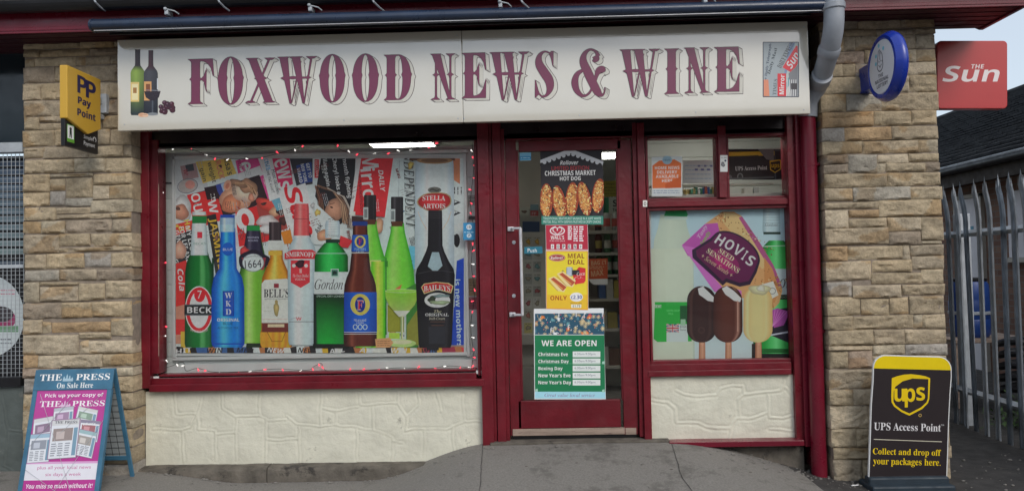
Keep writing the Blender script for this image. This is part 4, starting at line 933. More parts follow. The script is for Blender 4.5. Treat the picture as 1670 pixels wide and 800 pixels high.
P.strands([(516, 304), (522, 322), (524, 345), (520, 372)], 7, 34, [(96, 62, 48), (130, 90, 68), (60, 38, 32), (160, 120, 90)], 3); P.strands([(520, 304), (545, 312), (562, 334), (568, 366)], 8, 46, [(96, 62, 48), (136, 100, 78), (64, 42, 36), (182, 150, 122), (120, 84, 66)], 5); P.strands([(534, 306), (560, 320), (572, 346), (571, 372)], 4, 20, [(170, 160, 150), (140, 126, 116), (90, 70, 62)], 6)
P.text('month fighting', 566, 290, 66, 9, (210, 212, 212), 'b', 82); P.text('Cheryl looks a', 549, 287, 60, 9, (210, 212, 212), 'b', 82); P.text('ollars again', 532, 279, 50, 9, (210, 212, 212), 'b', 82)
P.poly([(514, 330), (560, 372), (560, 402), (512, 398)], (190, 200, 204)); P.text('Ask', 520, 372, 16, 8, (60, 60, 66), 'bi', -58); P.poly([(556, 384), (576, 392), (568, 404), (552, 402)], (204, 50, 56)); P.blob(530, 384, 12, 10, (196, 140, 110), 4)
P.poly([(590, 256), (642, 256), (628, 354), (574, 350)], (204, 42, 50)); P.poly([(583, 256), (590, 256), (576, 352), (570, 350)], (206, 206, 208)); P.text('M', 604, 264, 22, 26, (214, 212, 212), 'b', 82); P.text('irror', 603, 306, 62, 24, (214, 212, 212), 'b', 84); P.text('DAILY', 623, 295, 34, 8, (214, 206, 206), 'bi', 84); P.text('HELPS AN INDEPENDENT', 589, 316, 64, 4.5, (50, 30, 34), 'b', 86); P.lines(606, 332, 626, 338, 2, (220, 180, 184), 1, 84)
P.poly([(642, 256), (660, 256), (668, 430), (612, 440), (628, 354)], (184, 196, 202)); P.blob(618, 368, 8, 12, (212, 150, 120), 5, .2); P.line([(652, 262), (648, 400)], .5, (130, 140, 150))
P.rect(572, 345, 580, 356, (206, 200, 190)); P.poly([(574, 352), (598, 354), (598, 366), (574, 362)], (60, 40, 40))
P.text('INDEPENDENT', 668, 308, 128, 16, (34, 36, 42), 'si', 88)
P.poly([(735, 256), (750, 256), (750, 300), (738, 292)], (192, 120, 84)); P.rect(668, 256, 742, 262, (96, 58, 38)); P.text('A', 744, 330, 14, 14, BLK, 's', 90); P.text('A', 745, 347, 12, 12, BLK, 's', 90); P.ell(745, 392, 5, 11, BLK); P.line([(738, 382), (749, 390), (742, 398)], 3, BLK); P.lines(738, 300, 750, 322, 4, (50, 50, 56), 1.6, 90)
P.poly([(745, 425), (757, 420), (757, 576), (735, 576)], (30, 66, 170)); P.text('is new mothers', 748, 510, 110, 9, (180, 200, 220), 'b', 88)
P.poly([(668, 400), (686, 404), (680, 440), (664, 436)], (96, 170, 200)); P.line([(664, 448), (672, 424)], 2, (50, 60, 80))
rg = random.Random(77)
for k in range(46):
    x, y = rg.uniform(290, 745), rg.uniform(262, 400); c = rg.choice([(60, 58, 64), (150, 150, 154), (110, 60, 60), (200, 198, 190)]); P.lines(x, y, x+rg.uniform(10, 24), y+rg.uniform(4, 12), rg.randint(2, 4), c, .9, rg.choice([74, 78, 82, -20]), k)
for k in range(30):
    x, y = rg.uniform(290, 750), rg.uniform(262, 560); P.blob(x, y, rg.uniform(2, 5), rg.uniform(2, 6), rg.choice([(196, 140, 116), (120, 84, 70), (60, 44, 44), (176, 176, 176), (96, 120, 150), (206, 170, 90)]), k, .4)
# base strip under the bottles
P.poly([(287, 566), (757, 562), (757, 576), (287, 576)], (150, 130, 122))
rg = random.Random(4)
for k in range(46):
    x = 288+k*10.3; c = rg.choice([(206, 160, 50), (200, 60, 60), (190, 196, 200), (40, 36, 40), (60, 90, 140), (170, 110, 70), (206, 200, 190), (150, 50, 70)])
    P.poly([(x, 563+rg.random()*4), (x+12, 562+rg.random()*5), (x+15+rg.random()*4, 576), (x+rg.random()*4, 576)], c)
for k in range(9): P.text(rg.choice(['ALL', 'MEN', 'NEW', 'HIT', 'WIN']), 300+k*50, 571, 26, 8, rg.choice([BLK, WHT]), 'bi', rg.uniform(-12, 12))
# --- bottles
def glassfn(dark, mid_, light, hl=.3, hw=.10, cut=None):
    def fn(u, v):
        e = abs(u-.5)*2; c = [m_*(1-e**2.4)+d*(e**2.4) for m_, d in zip(mid_, dark)]
        k = max(0, 1-abs(u-hl)/hw); k2 = max(0, 1-abs(u-.8)/.08)*.4; k = max(k, k2)
        return tuple(min(255, a*(1-k)+b_*k) for a, b_ in zip(c, light))
    return fn
# very tall white can with red badge
P.shape(709, [(262, 30), (268, 31), (300, 31.5), (420, 32), (500, 33)], glassfn((160, 172, 180), (190, 202, 208), (204, 212, 214)), 10)
P.ell(709, 262, 29, 5.5, (150, 112, 74)); P.ell(709, 262, 22, 3.4, (110, 76, 50)); P.ell(709, 310, 11, 5, (96, 96, 90)); P.text('~', 709, 310, 16, 5, (60, 58, 56), 'b')
P.blob(709, 329, 28, 16, (206, 176, 130), 11, .10); P.blob(709, 329, 26, 14.5, (196, 40, 46), 11, .10); P.text('STELLA', 708, 323.5, 37, 8, (230, 222, 216), 's', arc=.1); P.text('ARTOIS', 708, 336, 37, 8, (230, 222, 216), 's'); P.line([(682, 345), (688, 360), (696, 374)], .8, (200, 170, 140)); P.line([(736, 345), (731, 360), (722, 374)], .8, (200, 170, 140))
# two tall green wine bottles
for cx, top, fo in ((604, 318, (34, 30, 34)), (648, 321, (34, 32, 36))):
    P.shape(cx+1, [(top+42, 10), (368, 10), (384, 13), (400, 17), (420, 23), (450, 24.5), (566, 24.5)] if cx == 604 else [(top+42, 10), (380, 12), (400, 17), (420, 22), (440, 26), (462, 28), (473, 28)], glassfn((56, 150, 34), (112, 200, 60), (150, 214, 96), .35, .3), 12)
    P.shape(cx, [(top, 9.3), (top+2, 10), (top+44, 10)], glassfn((20, 18, 22), fo, (70, 66, 70), .3, .15)); P.rect(cx-9, top+40, cx+9, top+48, (84, 46, 30)); P.rect(cx-11, top+20, cx-3, top+40, (168, 176, 176)) ; P.rect(cx-9.5, top+23, cx-4.5, top+37, (110, 118, 120))
P.rect(621, 425, 633, 435, (60, 130, 40)); P.rect(603, 424, 622, 434, (200, 210, 120)); P.shape(617, [(426, 11), (566, 11)], glassfn((70, 170, 20), (150, 206, 40), (190, 220, 80), .5, .3)); P.line([(630, 420), (630, 545)], 2, (30, 110, 30))
# green lager bottle, blue bottle, small 1664, whisky, vodka, gin
def bottle(cx, prof, dark, mid_, light, hl=.3, hw=.12, nu=12): P.shape(cx, prof, glassfn(dark, mid_, light, hl, hw), nu)
# small beer behind
bottle(414, [(375, 11), (392, 13), (410, 17), (440, 22), (450, 25), (560, 26)], (30, 70, 16), (110, 170, 50), (176, 206, 120), .35, .2)
bottle(413, [(367, 10.5), (378, 11), (410, 16), (420, 18)], (22, 18, 40), (40, 34, 60), (90, 84, 100), .3, .15); P.rect(403, 368, 424, 376, (30, 130, 60)); P.text('KRONEN', 413, 387, 18, 3, (170, 170, 190), 'b'); P.text('BOURG', 413, 392, 16, 3, (170, 170, 190), 'b'); P.blob(399, 410, 7, 9, (190, 60, 60), 4, .3); P.blob(414, 424, 24, 17, (36, 30, 50), 4, .2); P.poly([(394, 420), (402, 438), (430, 440), (434, 420)], (150, 50, 60))
P.ell(413, 428, 18, 15, (190, 200, 206)); P.ring(413, 428, 18, 15, 1, (110, 116, 124)); P.text('Kronenbourg', 413, 419, 26, 4, (60, 64, 70), 'si', -4, arc=.4); P.text('1664', 413, 430, 27, 13, (36, 38, 50), 'si', -4)
P.rect(402, 559, 430, 566, (24, 40, 20))
bottle(325, [(352, 11.2), (364, 11.5), (410, 14), (420, 17), (430, 21), (445, 23), (560, 23.5), (566, 22)], (10, 56, 24), (18, 110, 44), (110, 180, 110), .62, .12)
bottle(325, [(345, 11), (351, 11.5)], (150, 156, 158), (190, 196, 196), (206, 210, 210)); P.rect(314, 352, 337.5, 363.5, (20, 110, 50)); bottle(325, [(364, 11.3), (416, 14)], (150, 162, 166), (196, 206, 208), (212, 216, 216)); P.rect(322, 378, 330, 388, (196, 44, 60)); P.text('BECKS', 326, 397, 20, 4, (120, 150, 140), 'r')
P.ell(325, 504, 23, 38, (206, 210, 208)); P.ring(325, 504, 21.5, 36, 5.5, (200, 40, 48)); P.ell(326, 480, 9, 12, (196, 40, 48)); P.text('7', 326, 480, 7, 13, (214, 206, 206), 'sbi'); P.text('IMPORTED FROM', 325, 537, 28, 4, (220, 170, 170), 'b', arc=-.8)
P.rect(301, 496, 349, 514, (70, 78, 82)); P.rect(301, 498, 349, 512, (30, 34, 36)); P.text('BECK', 325.5, 505, 40, 10, (214, 216, 214), 'b')
P.rect(346, 420, 349, 560, (14, 60, 34))
bottle(372, [(372, 12), (400, 12.5), (415, 13.5), (438, 14.5), (442, 17), (452, 23), (470, 26.5), (556, 27), (562, 26), (566, 23)], (8, 60, 150), (20, 120, 204), (80, 176, 226), .38, .22, 14)
bottle(371, [(351, 11.5), (356, 12.2), (372, 12)], (90, 120, 150), (150, 176, 196), (196, 206, 212)); P.rect(359.5, 350, 383, 355, (30, 70, 160)); bottle(371, [(366, 12), (378, 12)], (100, 140, 170), (160, 190, 206), (200, 210, 216)); P.ell(372, 406, 9.5, 11, (20, 84, 176)); P.text('BLUE', 372, 406.5, 16, 4, WHT, 'b')
P.rect(363.5, 474, 382, 515, (14, 52, 140)); P.rect(364.5, 475, 381, 514, (22, 70, 165)); [P.text(ch, 372.8, y, w_, 9, (214, 220, 224), 's') for ch, y, w_ in (('W', 481.5, 12), ('K', 494.5, 9), ('D', 508, 9))]
P.text('ORIGINAL', 372.5, 521, 36, 5, (206, 216, 190), 'b'); P.text('BLUE', 372, 527, 16, 4.4, (16, 40, 90), 'b'); P.text('ALCOHOLIC MIX', 372, 534, 34, 3.6, (20, 50, 110), 'b'); P.line([(346.5, 560), (399, 560)], 2, (20, 60, 170))
bottle(451, [(406, 10), (422, 10.5), (430, 13.5), (440, 18), (452, 23), (466, 24.5), (538, 24.5), (541, 26), (562, 26), (566, 24)], (140, 76, 14), (216, 150, 44), (236, 190, 96), .4, .2, 12)
bottle(449, [(362, 10), (390, 10), (392, 11.5), (408, 11.5)], (30, 22, 26), (54, 42, 46), (104, 90, 92)); P.rect(437.5, 392, 461, 408, (190, 194, 190)); P.rect(438, 409, 460, 416, (206, 160, 60))
P.poly([(427, 462), (432, 456), (468, 454), (476, 460), (476, 526), (427, 526)], (196, 200, 190)); P.text("BELL'S", 451, 477.5, 41, 14, (36, 34, 40), 's'); P.rect(447, 462, 455, 469, (130, 40, 50)); P.text('BLENDED SCOTCH WHISKY', 451, 487, 38, 2.4, (80, 80, 84), 's'); P.blob(451, 504, 4, 12, (170, 150, 96), 3, .25); P.ell(451, 492, 2.6, 3.4, (150, 130, 80)); P.line([(428, 520), (474, 520)], .6, (190, 150, 140)); P.lines(430, 498, 442, 510, 2, (170, 172, 160), .8)
P.rect(428, 526, 475, 541, (106, 40, 36)); P.rect(437, 528, 464, 533, (196, 180, 150)); P.shape(451, [(541, 26), (548, 26.5), (560, 26), (566, 23)], lambda u, v: (206+20*math.sin(u*30), 140+26*math.sin(u*30), 40)); P.line([(436, 541), (444, 556), (460, 556), (466, 541)], 1, (130, 70, 20))
bottle(493, [(386, 12), (394, 16), (402, 21), (412, 23), (440, 23), (556, 22), (562, 20)], (140, 158, 166), (184, 198, 202), (206, 214, 216), .35, .2)
bottle(492, [(332, 11), (340, 12), (362, 12.5), (384, 13)], (160, 60, 66), (206, 76, 78), (224, 130, 126), .4, .2); P.line([(480, 357), (505, 357)], .8, (120, 40, 50)); bottle(492, [(384, 13.5), (388, 14)], (150, 160, 170), (196, 204, 208), (210, 214, 216))
P.poly([(465, 413), (478, 407), (510, 407), (517, 412), (517, 422), (465, 422)], (190, 40, 50)); P.text('SMIRNOFF', 490.5, 415.5, 46, 8, (222, 220, 218), 's', arc=.18)
P.poly([(475, 424), (506, 424), (506, 460), (491, 469), (475, 460)], (196, 52, 62)); P.blob(490, 430, 8, 6, (60, 30, 40), 5, .3); P.ell(480, 433, 3, 3, (220, 190, 190)); P.ell(500, 433, 3, 3, (220, 190, 190)); P.text('The Finest Distilled', 491, 449, 26, 5, (226, 200, 200), 'sc'); P.text('VODKA', 490, 455, 17, 3.6, (226, 216, 214), 's'); P.rect(489, 438, 493, 445, (226, 150, 150))
P.line([(472, 524), (512, 524)], 1, (90, 96, 100)); P.text('W', 488, 519, 9, 5, (190, 60, 70), 'b'); P.line([(472, 521), (484, 517)], .5, (130, 136, 140))
bottle(541, [(396, 11), (404, 18), (412, 24), (418, 27), (566, 28.5)], (6, 70, 24), (24, 150, 56), (60, 190, 90), .45, .3, 12)
bottle(543, [(360, 10.5), (366, 12), (388, 12)], (140, 156, 166), (190, 204, 210), (210, 216, 218)); P.rect(532, 390, 555, 396, (24, 50, 40)); [P.line([(532, 362+k*4), (555, 362+k*4)], .5, (150, 164, 172)) for k in range(6)]; P.text('Gordons', 544, 384, 18, 4, (80, 96, 100), 'sc'); P.rect(514, 396, 570, 399, (150, 200, 170)) if False else None
P.line([(514, 413), (570, 413)], 1, (170, 220, 190)); P.shape(541, [(478, 29), (566, 29)], lambda u, v: (20, 30, 26) if (u < .08 or u > .93 or v < .08) else (20, 140+20*math.sin(u*4), 52), 14); P.rect(513, 443, 571, 479, (190, 200, 196)); P.rect(540, 438, 553, 452, (170, 196, 186)); P.rect(541.5, 439.5, 551.5, 449.5, (60, 104, 90)); P.blob(546.5, 444.5, 3, 3, (24, 40, 36), 4, .4); P.text('Gordon', 537, 463, 46, 17, (36, 38, 42), 'si', skew=.1); P.text('SPECIAL DRY LONDON', 541, 482.5, 48, 3.2, (170, 190, 180), 'b')
P.rect(511, 560, 570, 567, (16, 22, 18))
# brown beer bottle with blue label
bottle(588, [(366, 11.5), (380, 12), (412, 14), (440, 17), (452, 22), (464, 25.5), (476, 26.5), (560, 27), (564, 25)], (44, 14, 12), (92, 36, 26), (128, 66, 50), .25, .12, 12)
P.rect(575, 361, 600, 368, (24, 52, 120)); P.shape(588, [(383, 13), (410, 14.5)], lambda u, v: (24, 84, 176) if abs(u-.5) < .42 else (16, 56, 130)); P.ring(588, 394, 9, 10, 3, (206, 180, 90)); P.ell(588, 394, 6, 7.5, (20, 50, 130)); P.text('F', 588, 394, 6, 9, (206, 50, 60), 's'); P.text("FOSTER'S", 588, 406, 18, 4, (170, 196, 220), 'b'); P.text('LAGER', 588, 410.5, 12, 3, (170, 196, 220), 'b'); P.line([(573, 412), (603, 412)], 1.4, (190, 200, 206))
P.shape(588.5, [(476, 26.5), (542, 26.8)], lambda u, v: (16+14*math.sin(u*3.1), 60+30*math.sin(u*3.1), 150+40*math.sin(u*3.1)), 10); P.line([(562, 541), (615, 541)], .9, (210, 214, 216)); P.line([(562, 544), (615, 544)], .9, (210, 214, 216))
P.ell(588, 496, 16, 17.5, (206, 180, 84)); P.ell(588, 496, 8.5, 12.5, (18, 40, 130)); P.text('F', 588, 497, 11, 16, (222, 214, 214), 's'); P.text('F', 588, 497, 9, 14, (200, 36, 48), 's'); P.text('MELBOURNE', 588, 521, 20, 4, (190, 206, 222), 'b', arc=-.3); P.text('LAGER', 588, 526, 12, 2.6, (190, 206, 222), 'b'); [P.ring(580+k*8, 532.5, 4, 4.6, 1.3, (180, 204, 226), n=14) for k in range(3)]
# cork, labels, glass of wine
P.shape(646, [(500, 13), (541, 13)], lambda u, v: (120, 130, 40), 4); P.rect(632, 497, 652, 540, (140, 140, 44)); P.rect(634, 542, 652, 552, (160, 206, 70)); P.poly([(663, 470), (682, 460), (682, 566), (663, 566)], (60, 120, 50)); P.poly([(664, 530), (684, 500), (684, 562), (664, 562)], (130, 130, 50)); P.poly([(640, 474), (656, 463), (652, 474)], (190, 110, 70))
P.shape(655.5, [(473, 27), (485, 26), (497, 21), (506, 13), (512, 6), (516, 2.6)], lambda u, v: (120+36*v+30*(abs(u-.5)), 186-10*v, 50+60*v), 12); P.ring(655.5, 474, 27, 3, 1, (200, 220, 170)); P.ell(655.5, 474, 26, 2.4, (140, 200, 70)); P.poly([(642, 506), (669, 506), (660, 516), (651, 516)], (196, 210, 186)); P.line([(656, 514), (656, 552)], 4, (196, 214, 160)); P.line([(655, 516), (655, 552)], 1.2, (120, 150, 80)); P.ell(656, 559, 23, 6.5, (170, 200, 120)); P.ell(656, 557, 16, 3.6, (196, 216, 160))
P.poly([(612, 552), (636, 550), (642, 558), (636, 566), (614, 566)], (196, 144, 100)); P.lines(616, 554, 636, 564, 3, (150, 98, 64), 1)
# black cream liqueur bottle
bottle(710, [(343, 11), (346, 11.3), (400, 12), (410, 15), (425, 22), (438, 30), (448, 32), (560, 27), (566, 25)], (14, 12, 18), (28, 26, 32), (64, 60, 68), .8, .06, 12)
P.poly([(705, 411), (716, 411), (722, 433), (714, 441), (706, 441), (698, 434)], (150, 170, 178)); P.line([(682, 446), (700, 442), (722, 441), (740, 444)], .7, (70, 66, 72)); [P.line([(700, 346+k*3), (721, 346+k*3)], .5, (60, 56, 62)) for k in range(4)]
P.poly([(687, 468), (692, 462), (712, 459), (732, 461), (740, 466), (736, 478), (714, 472), (692, 479)], (206, 180, 130)); P.poly([(688.5, 468), (693, 463), (712, 460.5), (731, 462.5), (738, 466.5), (735, 476), (714, 470.5), (693, 477)], (186, 40, 44)); P.text('BAILEYS', 713, 470.5, 43, 9, (226, 218, 206), 's', arc=.22)
P.ell(713.5, 489, 21, 12, (196, 206, 200)); P.blob(705, 488, 7, 6, (52, 60, 46), 5, .35); P.blob(718, 493, 14, 4, (150, 166, 130), 3, .4); P.blob(720, 482, 12, 3, (120, 140, 140), 7, .4)
P.text('The', 714, 507, 12, 5, (200, 190, 160), 'sc'); P.text('ORIGINAL', 713, 512.5, 38, 5, (206, 204, 196), 's'); P.text('Irish Cream', 713, 518.5, 26, 4.5, (196, 190, 170), 'sbi'); P.line([(702, 524), (726, 524)], .6, (120, 80, 60)); P.line([(704, 530), (724, 530)], .6, (120, 80, 60)); P.shape(713, [(532, 14), (560, 13)], lambda u, v: (40, 40, 48), 2); P.rect(696, 564, 716, 570, BLK)
at_root(P.build('print', MAT['collage'], bd), bd)

# pale display back, bay ceiling, ledge
b = MB(); b.box(X(240, 450, .16), X(795, 450, .16), .165, .18, Z(520, 620, .16)-.05, Z(520, 243, .16), 0)
for k in range(15): b.box(X(240, 450, .16), X(795, 450, .16), .158, .1655, Z(520, 600, .16)+k*.105, Z(520, 600, .16)+k*.105+.092, .002)
b.build('slatted_back_panel', MAT['white'], shop)
b = MB(); b.box(X(245, 600, .1), X(790, 600, .1), .0, .12, Z(520, 614, .0), Z(520, 607, .05), .002); b.box(X(245, 600, .1), X(790, 600, .1), .105, .118, Z(520, 607, .05), Z(520, 590, .1), .002); b.build('window_ledge', MAT['white'], shop)
b = MB(); b.box(X(798, 450, .12), X(798, 450, .12)+.03, .12, 1.2, .1, zc, 0); b.build('partition', MAT['white'], shop)
for (l, t, r, bo, c, lb) in ((763, 318, 777, 334, (150, 150, 146), 'grey leaflet on the white slats right of the tall white can, upper'), (764, 352, 777, 358, (70, 74, 78), 'thin dark label on the white slats above the blue round sticker'), (764, 454, 778, 482, (150, 130, 104), 'brown leaflet on the white slats right of the black bottle'), (764, 484, 778, 504, (150, 90, 100), 'pink leaflet on the white slats below the brown leaflet'), (263, 297, 285, 300, (90, 96, 100), 'thin dark strip on the white slats at upper left of the display board')):
    P = Print((0, .155, 0), FRONT, 1.3); P.step = .0002; P.rect(l, t, r, bo, c); P.lines(l+1.5, t+(bo-t)*.15, r-1.5, bo-(bo-t)*.2, max(1, int((bo-t)/6)), tuple(k*.6 for k in c), 1)
    tag(P.build('leaflet', MAT['printed']), lb, 'leaflet')
st = Print((0, .048, 0), FRONT, 1.2); st.rect(755.5, 363, 775, 391, (50, 130, 176)); st.ell(765, 370, 4.5, 4.5, (206, 214, 220)); st.text('18', 765, 370, 5, 4, (30, 40, 60), 'b'); st.lines(757, 377, 773, 380, 1, (180, 206, 220), 1.2); st.ell(765, 384, 4, 3.6, (190, 206, 216)); st.text('?', 765, 384, 2.5, 4, (40, 70, 110), 'b')
tag(st.build('window_sticker', MAT['printed']), 'small blue age warning sticker at the right edge of the big window', 'sticker')

# fairy lights round the big window
fl = empty('fairy_lights', 'string of red and white fairy lights round the edge of the big window', 'string lights', loc=(X(520, 600, .1), .1, Z(520, 600, .1)))
rg = random.Random(12)
runs = [[(264, 238), (266, 300), (264, 360), (268, 430), (264, 480), (268, 530), (266, 570), (274, 590), (266, 602)], [(264, 243), (290, 242), (318, 245), (345, 256), (380, 259), (420, 258), (455, 250), (480, 243), (500, 236), (528, 232), (545, 236), (560, 246), (590, 251), (620, 250), (660, 246), (690, 240), (720, 232), (745, 229), (772, 229)],
        [(769, 232), (772, 280), (768, 330), (773, 380), (769, 430), (773, 480), (768, 530), (772, 575), (768, 602)], [(264, 601), (280, 596), (298, 590), (303, 604), (322, 600), (350, 606), (400, 605), (450, 601), (500, 603), (512, 597), (524, 592), (530, 603), (560, 605), (610, 602), (650, 599), (700, 600), (735, 596), (772, 600)]]
b = MB(); k = 0
for ri, rn in enumerate(runs):
    pts = curve_pts([W(px+rg.uniform(-1, 1), py, .076+rg.uniform(-.008, .008)) for px, py in rn], 5); b.tube(pts, .0019, 5, False)
    acc = 0
    for i in range(1, len(pts)):
        acc += (pts[i]-pts[i-1]).length
        if acc > (.055 if ri in (0, 2) else .085)*rg.uniform(.6, 1.4):
            acc = 0; p = pts[i]; d = Vector((rg.uniform(-1, 1), rg.uniform(-1, .3), rg.uniform(-1, .6))).normalized()*.014; red = rg.random() < .58
            q = MB(); q.tube([p, p+d*.7, p+d], [.0022, .003, .0024], 6); q.ball(p+d*1.25, .0062 if red else .0056, sub=1)
            at_root(q.build('bulb', MAT['redbulb' if red else 'whitebulb'], fl, True), fl); k += 1
at_root(b.build('wire', MAT['wire'], fl), fl)

# ================================================================== RIGHT HAND WINDOWS
RC = (1065, 341, 1287, 584)
vp = empty('window_poster', 'printed window panel of bread, milk and three ice creams', 'poster', loc=(X(1175, 580, .075), .075, Z(1175, 584, .075)))
b = MB(); pbox(b, 1062, 1289, 338, 588, .068, .074, 0); at_root(b.build('sheet', MAT['glossw'], vp), vp)
P = Print((0, .0665, 0), FRONT, 1.4, clip=(1062, 338, 1290, 588))
P.shape(1177, [(338, 118), (588, 118)], lambda u, v: (172+20*v, 198+8*v, 216), 6)
P.shape(1097, [(350, 20), (372, 24), (390, 30), (430, 34), (588, 36)], lambda u, v: (196-abs(u-.4)*20, 206-abs(u-.4)*16, 190-abs(u-.4)*14), 10); P.rect(1062, 405, 1130, 590, (198, 206, 188)); P.poly([(1083, 352), (1086, 343), (1118, 341), (1122, 350), (1120, 353)], (16, 150, 84)); P.rect(1083, 353, 1121, 358, (190, 208, 198))
P.poly([(1068, 492), (1128, 492), (1128, 556), (1072, 557), (1066, 552)], (40, 170, 64)); P.text('SEMI', 1073, 499, 11, 5, (214, 224, 214), 'b'); P.text('SEMI-SKIMMED', 1104, 506, 34, 3.2, (120, 210, 130), 'b'); P.text('MILK', 1094, 511, 9, 3.2, (120, 210, 130), 'b'); P.rect(1087, 528, 1122, 557, (196, 206, 204)); P.rect(1087, 528, 1107, 541, (40, 50, 110))
for a in (((1087, 528), (1107, 541)), ((1087, 541), (1107, 528))): P.line(a, 3, (214, 214, 220)); P.line(a, 1.2, (190, 40, 60))
P.line([(1097, 528), (1097, 541)], 4, (214, 214, 220)); P.line([(1087, 534.5), (1107, 534.5)], 4, (214, 214, 220)); P.line([(1097, 528), (1097, 541)], 2, (190, 40, 60)); P.line([(1087, 534.5), (1107, 534.5)], 2, (190, 40, 60)); P.text('British', 1114, 532, 10, 4, (60, 70, 70), 'b'); P.text('Farms', 1114, 537, 9, 3, (60, 70, 70), 'b'); P.rect(1109, 498, 1120, 524, (30, 90, 50)); P.rect(1110, 520, 1118, 530, (150, 190, 160))
# gin bottle at right
P.shape(1266, [(392, 12), (400, 20), (410, 30), (420, 36), (590, 38)], glassfn((10, 90, 36), (36, 168, 66), (110, 206, 130), .5, .25), 12); P.shape(1258, [(338, 13.5), (372, 14.5), (380, 14)], glassfn((140, 164, 172), (180, 200, 206), (206, 214, 214)), 8); [P.line([(1245, 341+k*4.5), (1272, 341+k*4.5)], .6, (130, 150, 158)) for k in range(7)]; P.text('Gordons', 1258, 366, 20, 5, (90, 104, 108), 'sc'); P.rect(1245, 378, 1273, 382, (20, 50, 40)); P.line([(1236, 402), (1290, 400)], 1.2, (190, 220, 200))
P.rect(1262, 438, 1290, 480, (190, 204, 210)); P.text('ons', 1286, 462, 30, 15, (34, 36, 42), 'si'); P.rect(1256, 480, 1290, 488, (16, 26, 22)); P.text('LONDON', 1275, 484, 26, 3, (130, 160, 140), 'b'); P.poly([(1258, 506), (1290, 500), (1290, 560), (1254, 545)], (30, 24, 44)); P.poly([(1259, 505), (1268, 502), (1288, 508), (1278, 530), (1262, 534)], (170, 76, 160)); [P.line([(1260, 532), (1264+k*5, 504+k*.8)], .7, (206, 130, 196)) for k in range(5)]; P.line([(1256, 546), (1290, 540)], 2.5, (190, 190, 206)); P.rect(1226, 568, 1290, 575, (20, 100, 40)); P.rect(1226, 576, 1290, 586, (14, 20, 18)); P.rect(1226, 560, 1232, 580, (40, 30, 30))
# loaf, turned about 32 degrees
LO = (1195, 416); la = R(34)
def lo(x, y): return (LO[0]+x*math.cos(la)-y*math.sin(la), LO[1]+x*math.sin(la)+y*math.cos(la))
def lp(pts, c): P.poly([lo(x, y) for x, y in pts], c)
lp([(-66, -17), (-54, -49), (-38, -60), (-23, -61), (20, -44), (64, -24), (88, -8), (99, 2), (106, 22), (104, 34), (80, 42), (60, 45), (33, 58), (8, 66), (-78, 33)], (206, 158, 106))
lp([(-50, -50), (-36, -58), (-24, -58), (60, -22), (52, -8), (-44, -36)], (220, 180, 126)); lp([(-23, -61), (20, -44), (64, -24), (96, -2), (92, 2), (58, -18), (-26, -56)], (170, 80, 130)); lp([(44, -26), (66, -18), (94, 4), (100, 26), (84, 34), (66, 6)], (196, 138, 84)); lp([(60, 26), (92, 22), (104, 34), (80, 42), (60, 45)], (178, 110, 56))
rg = random.Random(5)
for _ in range(110): x, y = rg.choice([(rg.uniform(-44, 56), rg.uniform(-50, -34)), (rg.uniform(52, 98), rg.uniform(-16, 36)), (rg.uniform(-56, -40), rg.uniform(-50, -20))]); c = rg.choice([(150, 90, 44), (232, 200, 150), (170, 106, 56), (120, 70, 40)]); q = lo(x, y); P.ell(q[0], q[1], rg.uniform(.5, 2.6), rg.uniform(.4, 1.2), c, rg.uniform(0, 90), n=6)
for k in range(16): rr_ = rg.uniform; q = lo(rr_(58, 98), rr_(-10, 34)); P.blob(q[0], q[1], rr_(1.5, 4), rr_(1, 2.5), rg.choice([(176, 116, 66), (214, 166, 110), (150, 96, 52)]), k, .4)
lp([(-66, -17), (-50, -30), (-40, -20), (-44, 30), (-60, 42), (-78, 33)], (184, 84, 170)); lp([(-78, 33), (-58, 24), (-40, 38), (20, 54), (30, 58), (8, 66)], (200, 112, 190)); lp([(20, 46), (44, 40), (50, 48), (33, 58)], (196, 110, 186)); P.text('Tasty', *lo(-62, -4), 24, 8, (224, 232, 224), 'sc', -58); P.text('Seeds', *lo(-53, 2), 24, 7, (120, 180, 60), 'bi', -58)
arc_ = [(0-44*math.cos(math.pi*k/20), -10-24*math.sin(math.pi*k/20)) for k in range(21)]
lp([(-52, 40), (-60, 30), (-46, -2)] + arc_[1:-1] + [(48, 2), (50, 24), (38, 36), (16, 42), (14, 50)], (46, 22, 54)); lp([(-48, 34), (-54, 27), (-42, 0)] + [(x*.92, y*.93) for x, y in arc_[1:-1]] + [(43, 2), (45, 20), (34, 31), (12, 37), (10, 44)], (98, 22, 76)); q = lo(-6, 16); P.ell(q[0], q[1], 28, 16, (140, 28, 96), 34); P.ell(q[0]-2, q[1]+1, 16, 9, (176, 32, 112), 34)
for ch, x, w_ in (('H', -31, 13), ('O', -14, 14), ('V', 3, 14), ('I', 16, 4), ('S', 29, 12)): P.text(ch, *lo(x, -9-3*math.sin((x+31)/60*math.pi)), w_, 17, (224, 216, 220), 'b', 34)
P.text('SEED', *lo(-9, 5), 28, 8, (222, 206, 170), 's', 34); P.text('SENSATIONS', *lo(-8, 16), 62, 8.5, (222, 206, 170), 's', 34); P.text('+ Seven Seeds +', *lo(-12, 28), 60, 8, (214, 190, 150), 'sbi', 34)
lp([(60, 20), (78, -2), (98, 12), (84, 40)], (206, 206, 200)); q = lo(86, 12); P.ring(q[0], q[1], 5.5, 5.5, 1, (100, 110, 110)); P.lines(q[0]-22, q[1]+2, q[0]-4, q[1]+13, 4, (160, 160, 156), .9, -50)
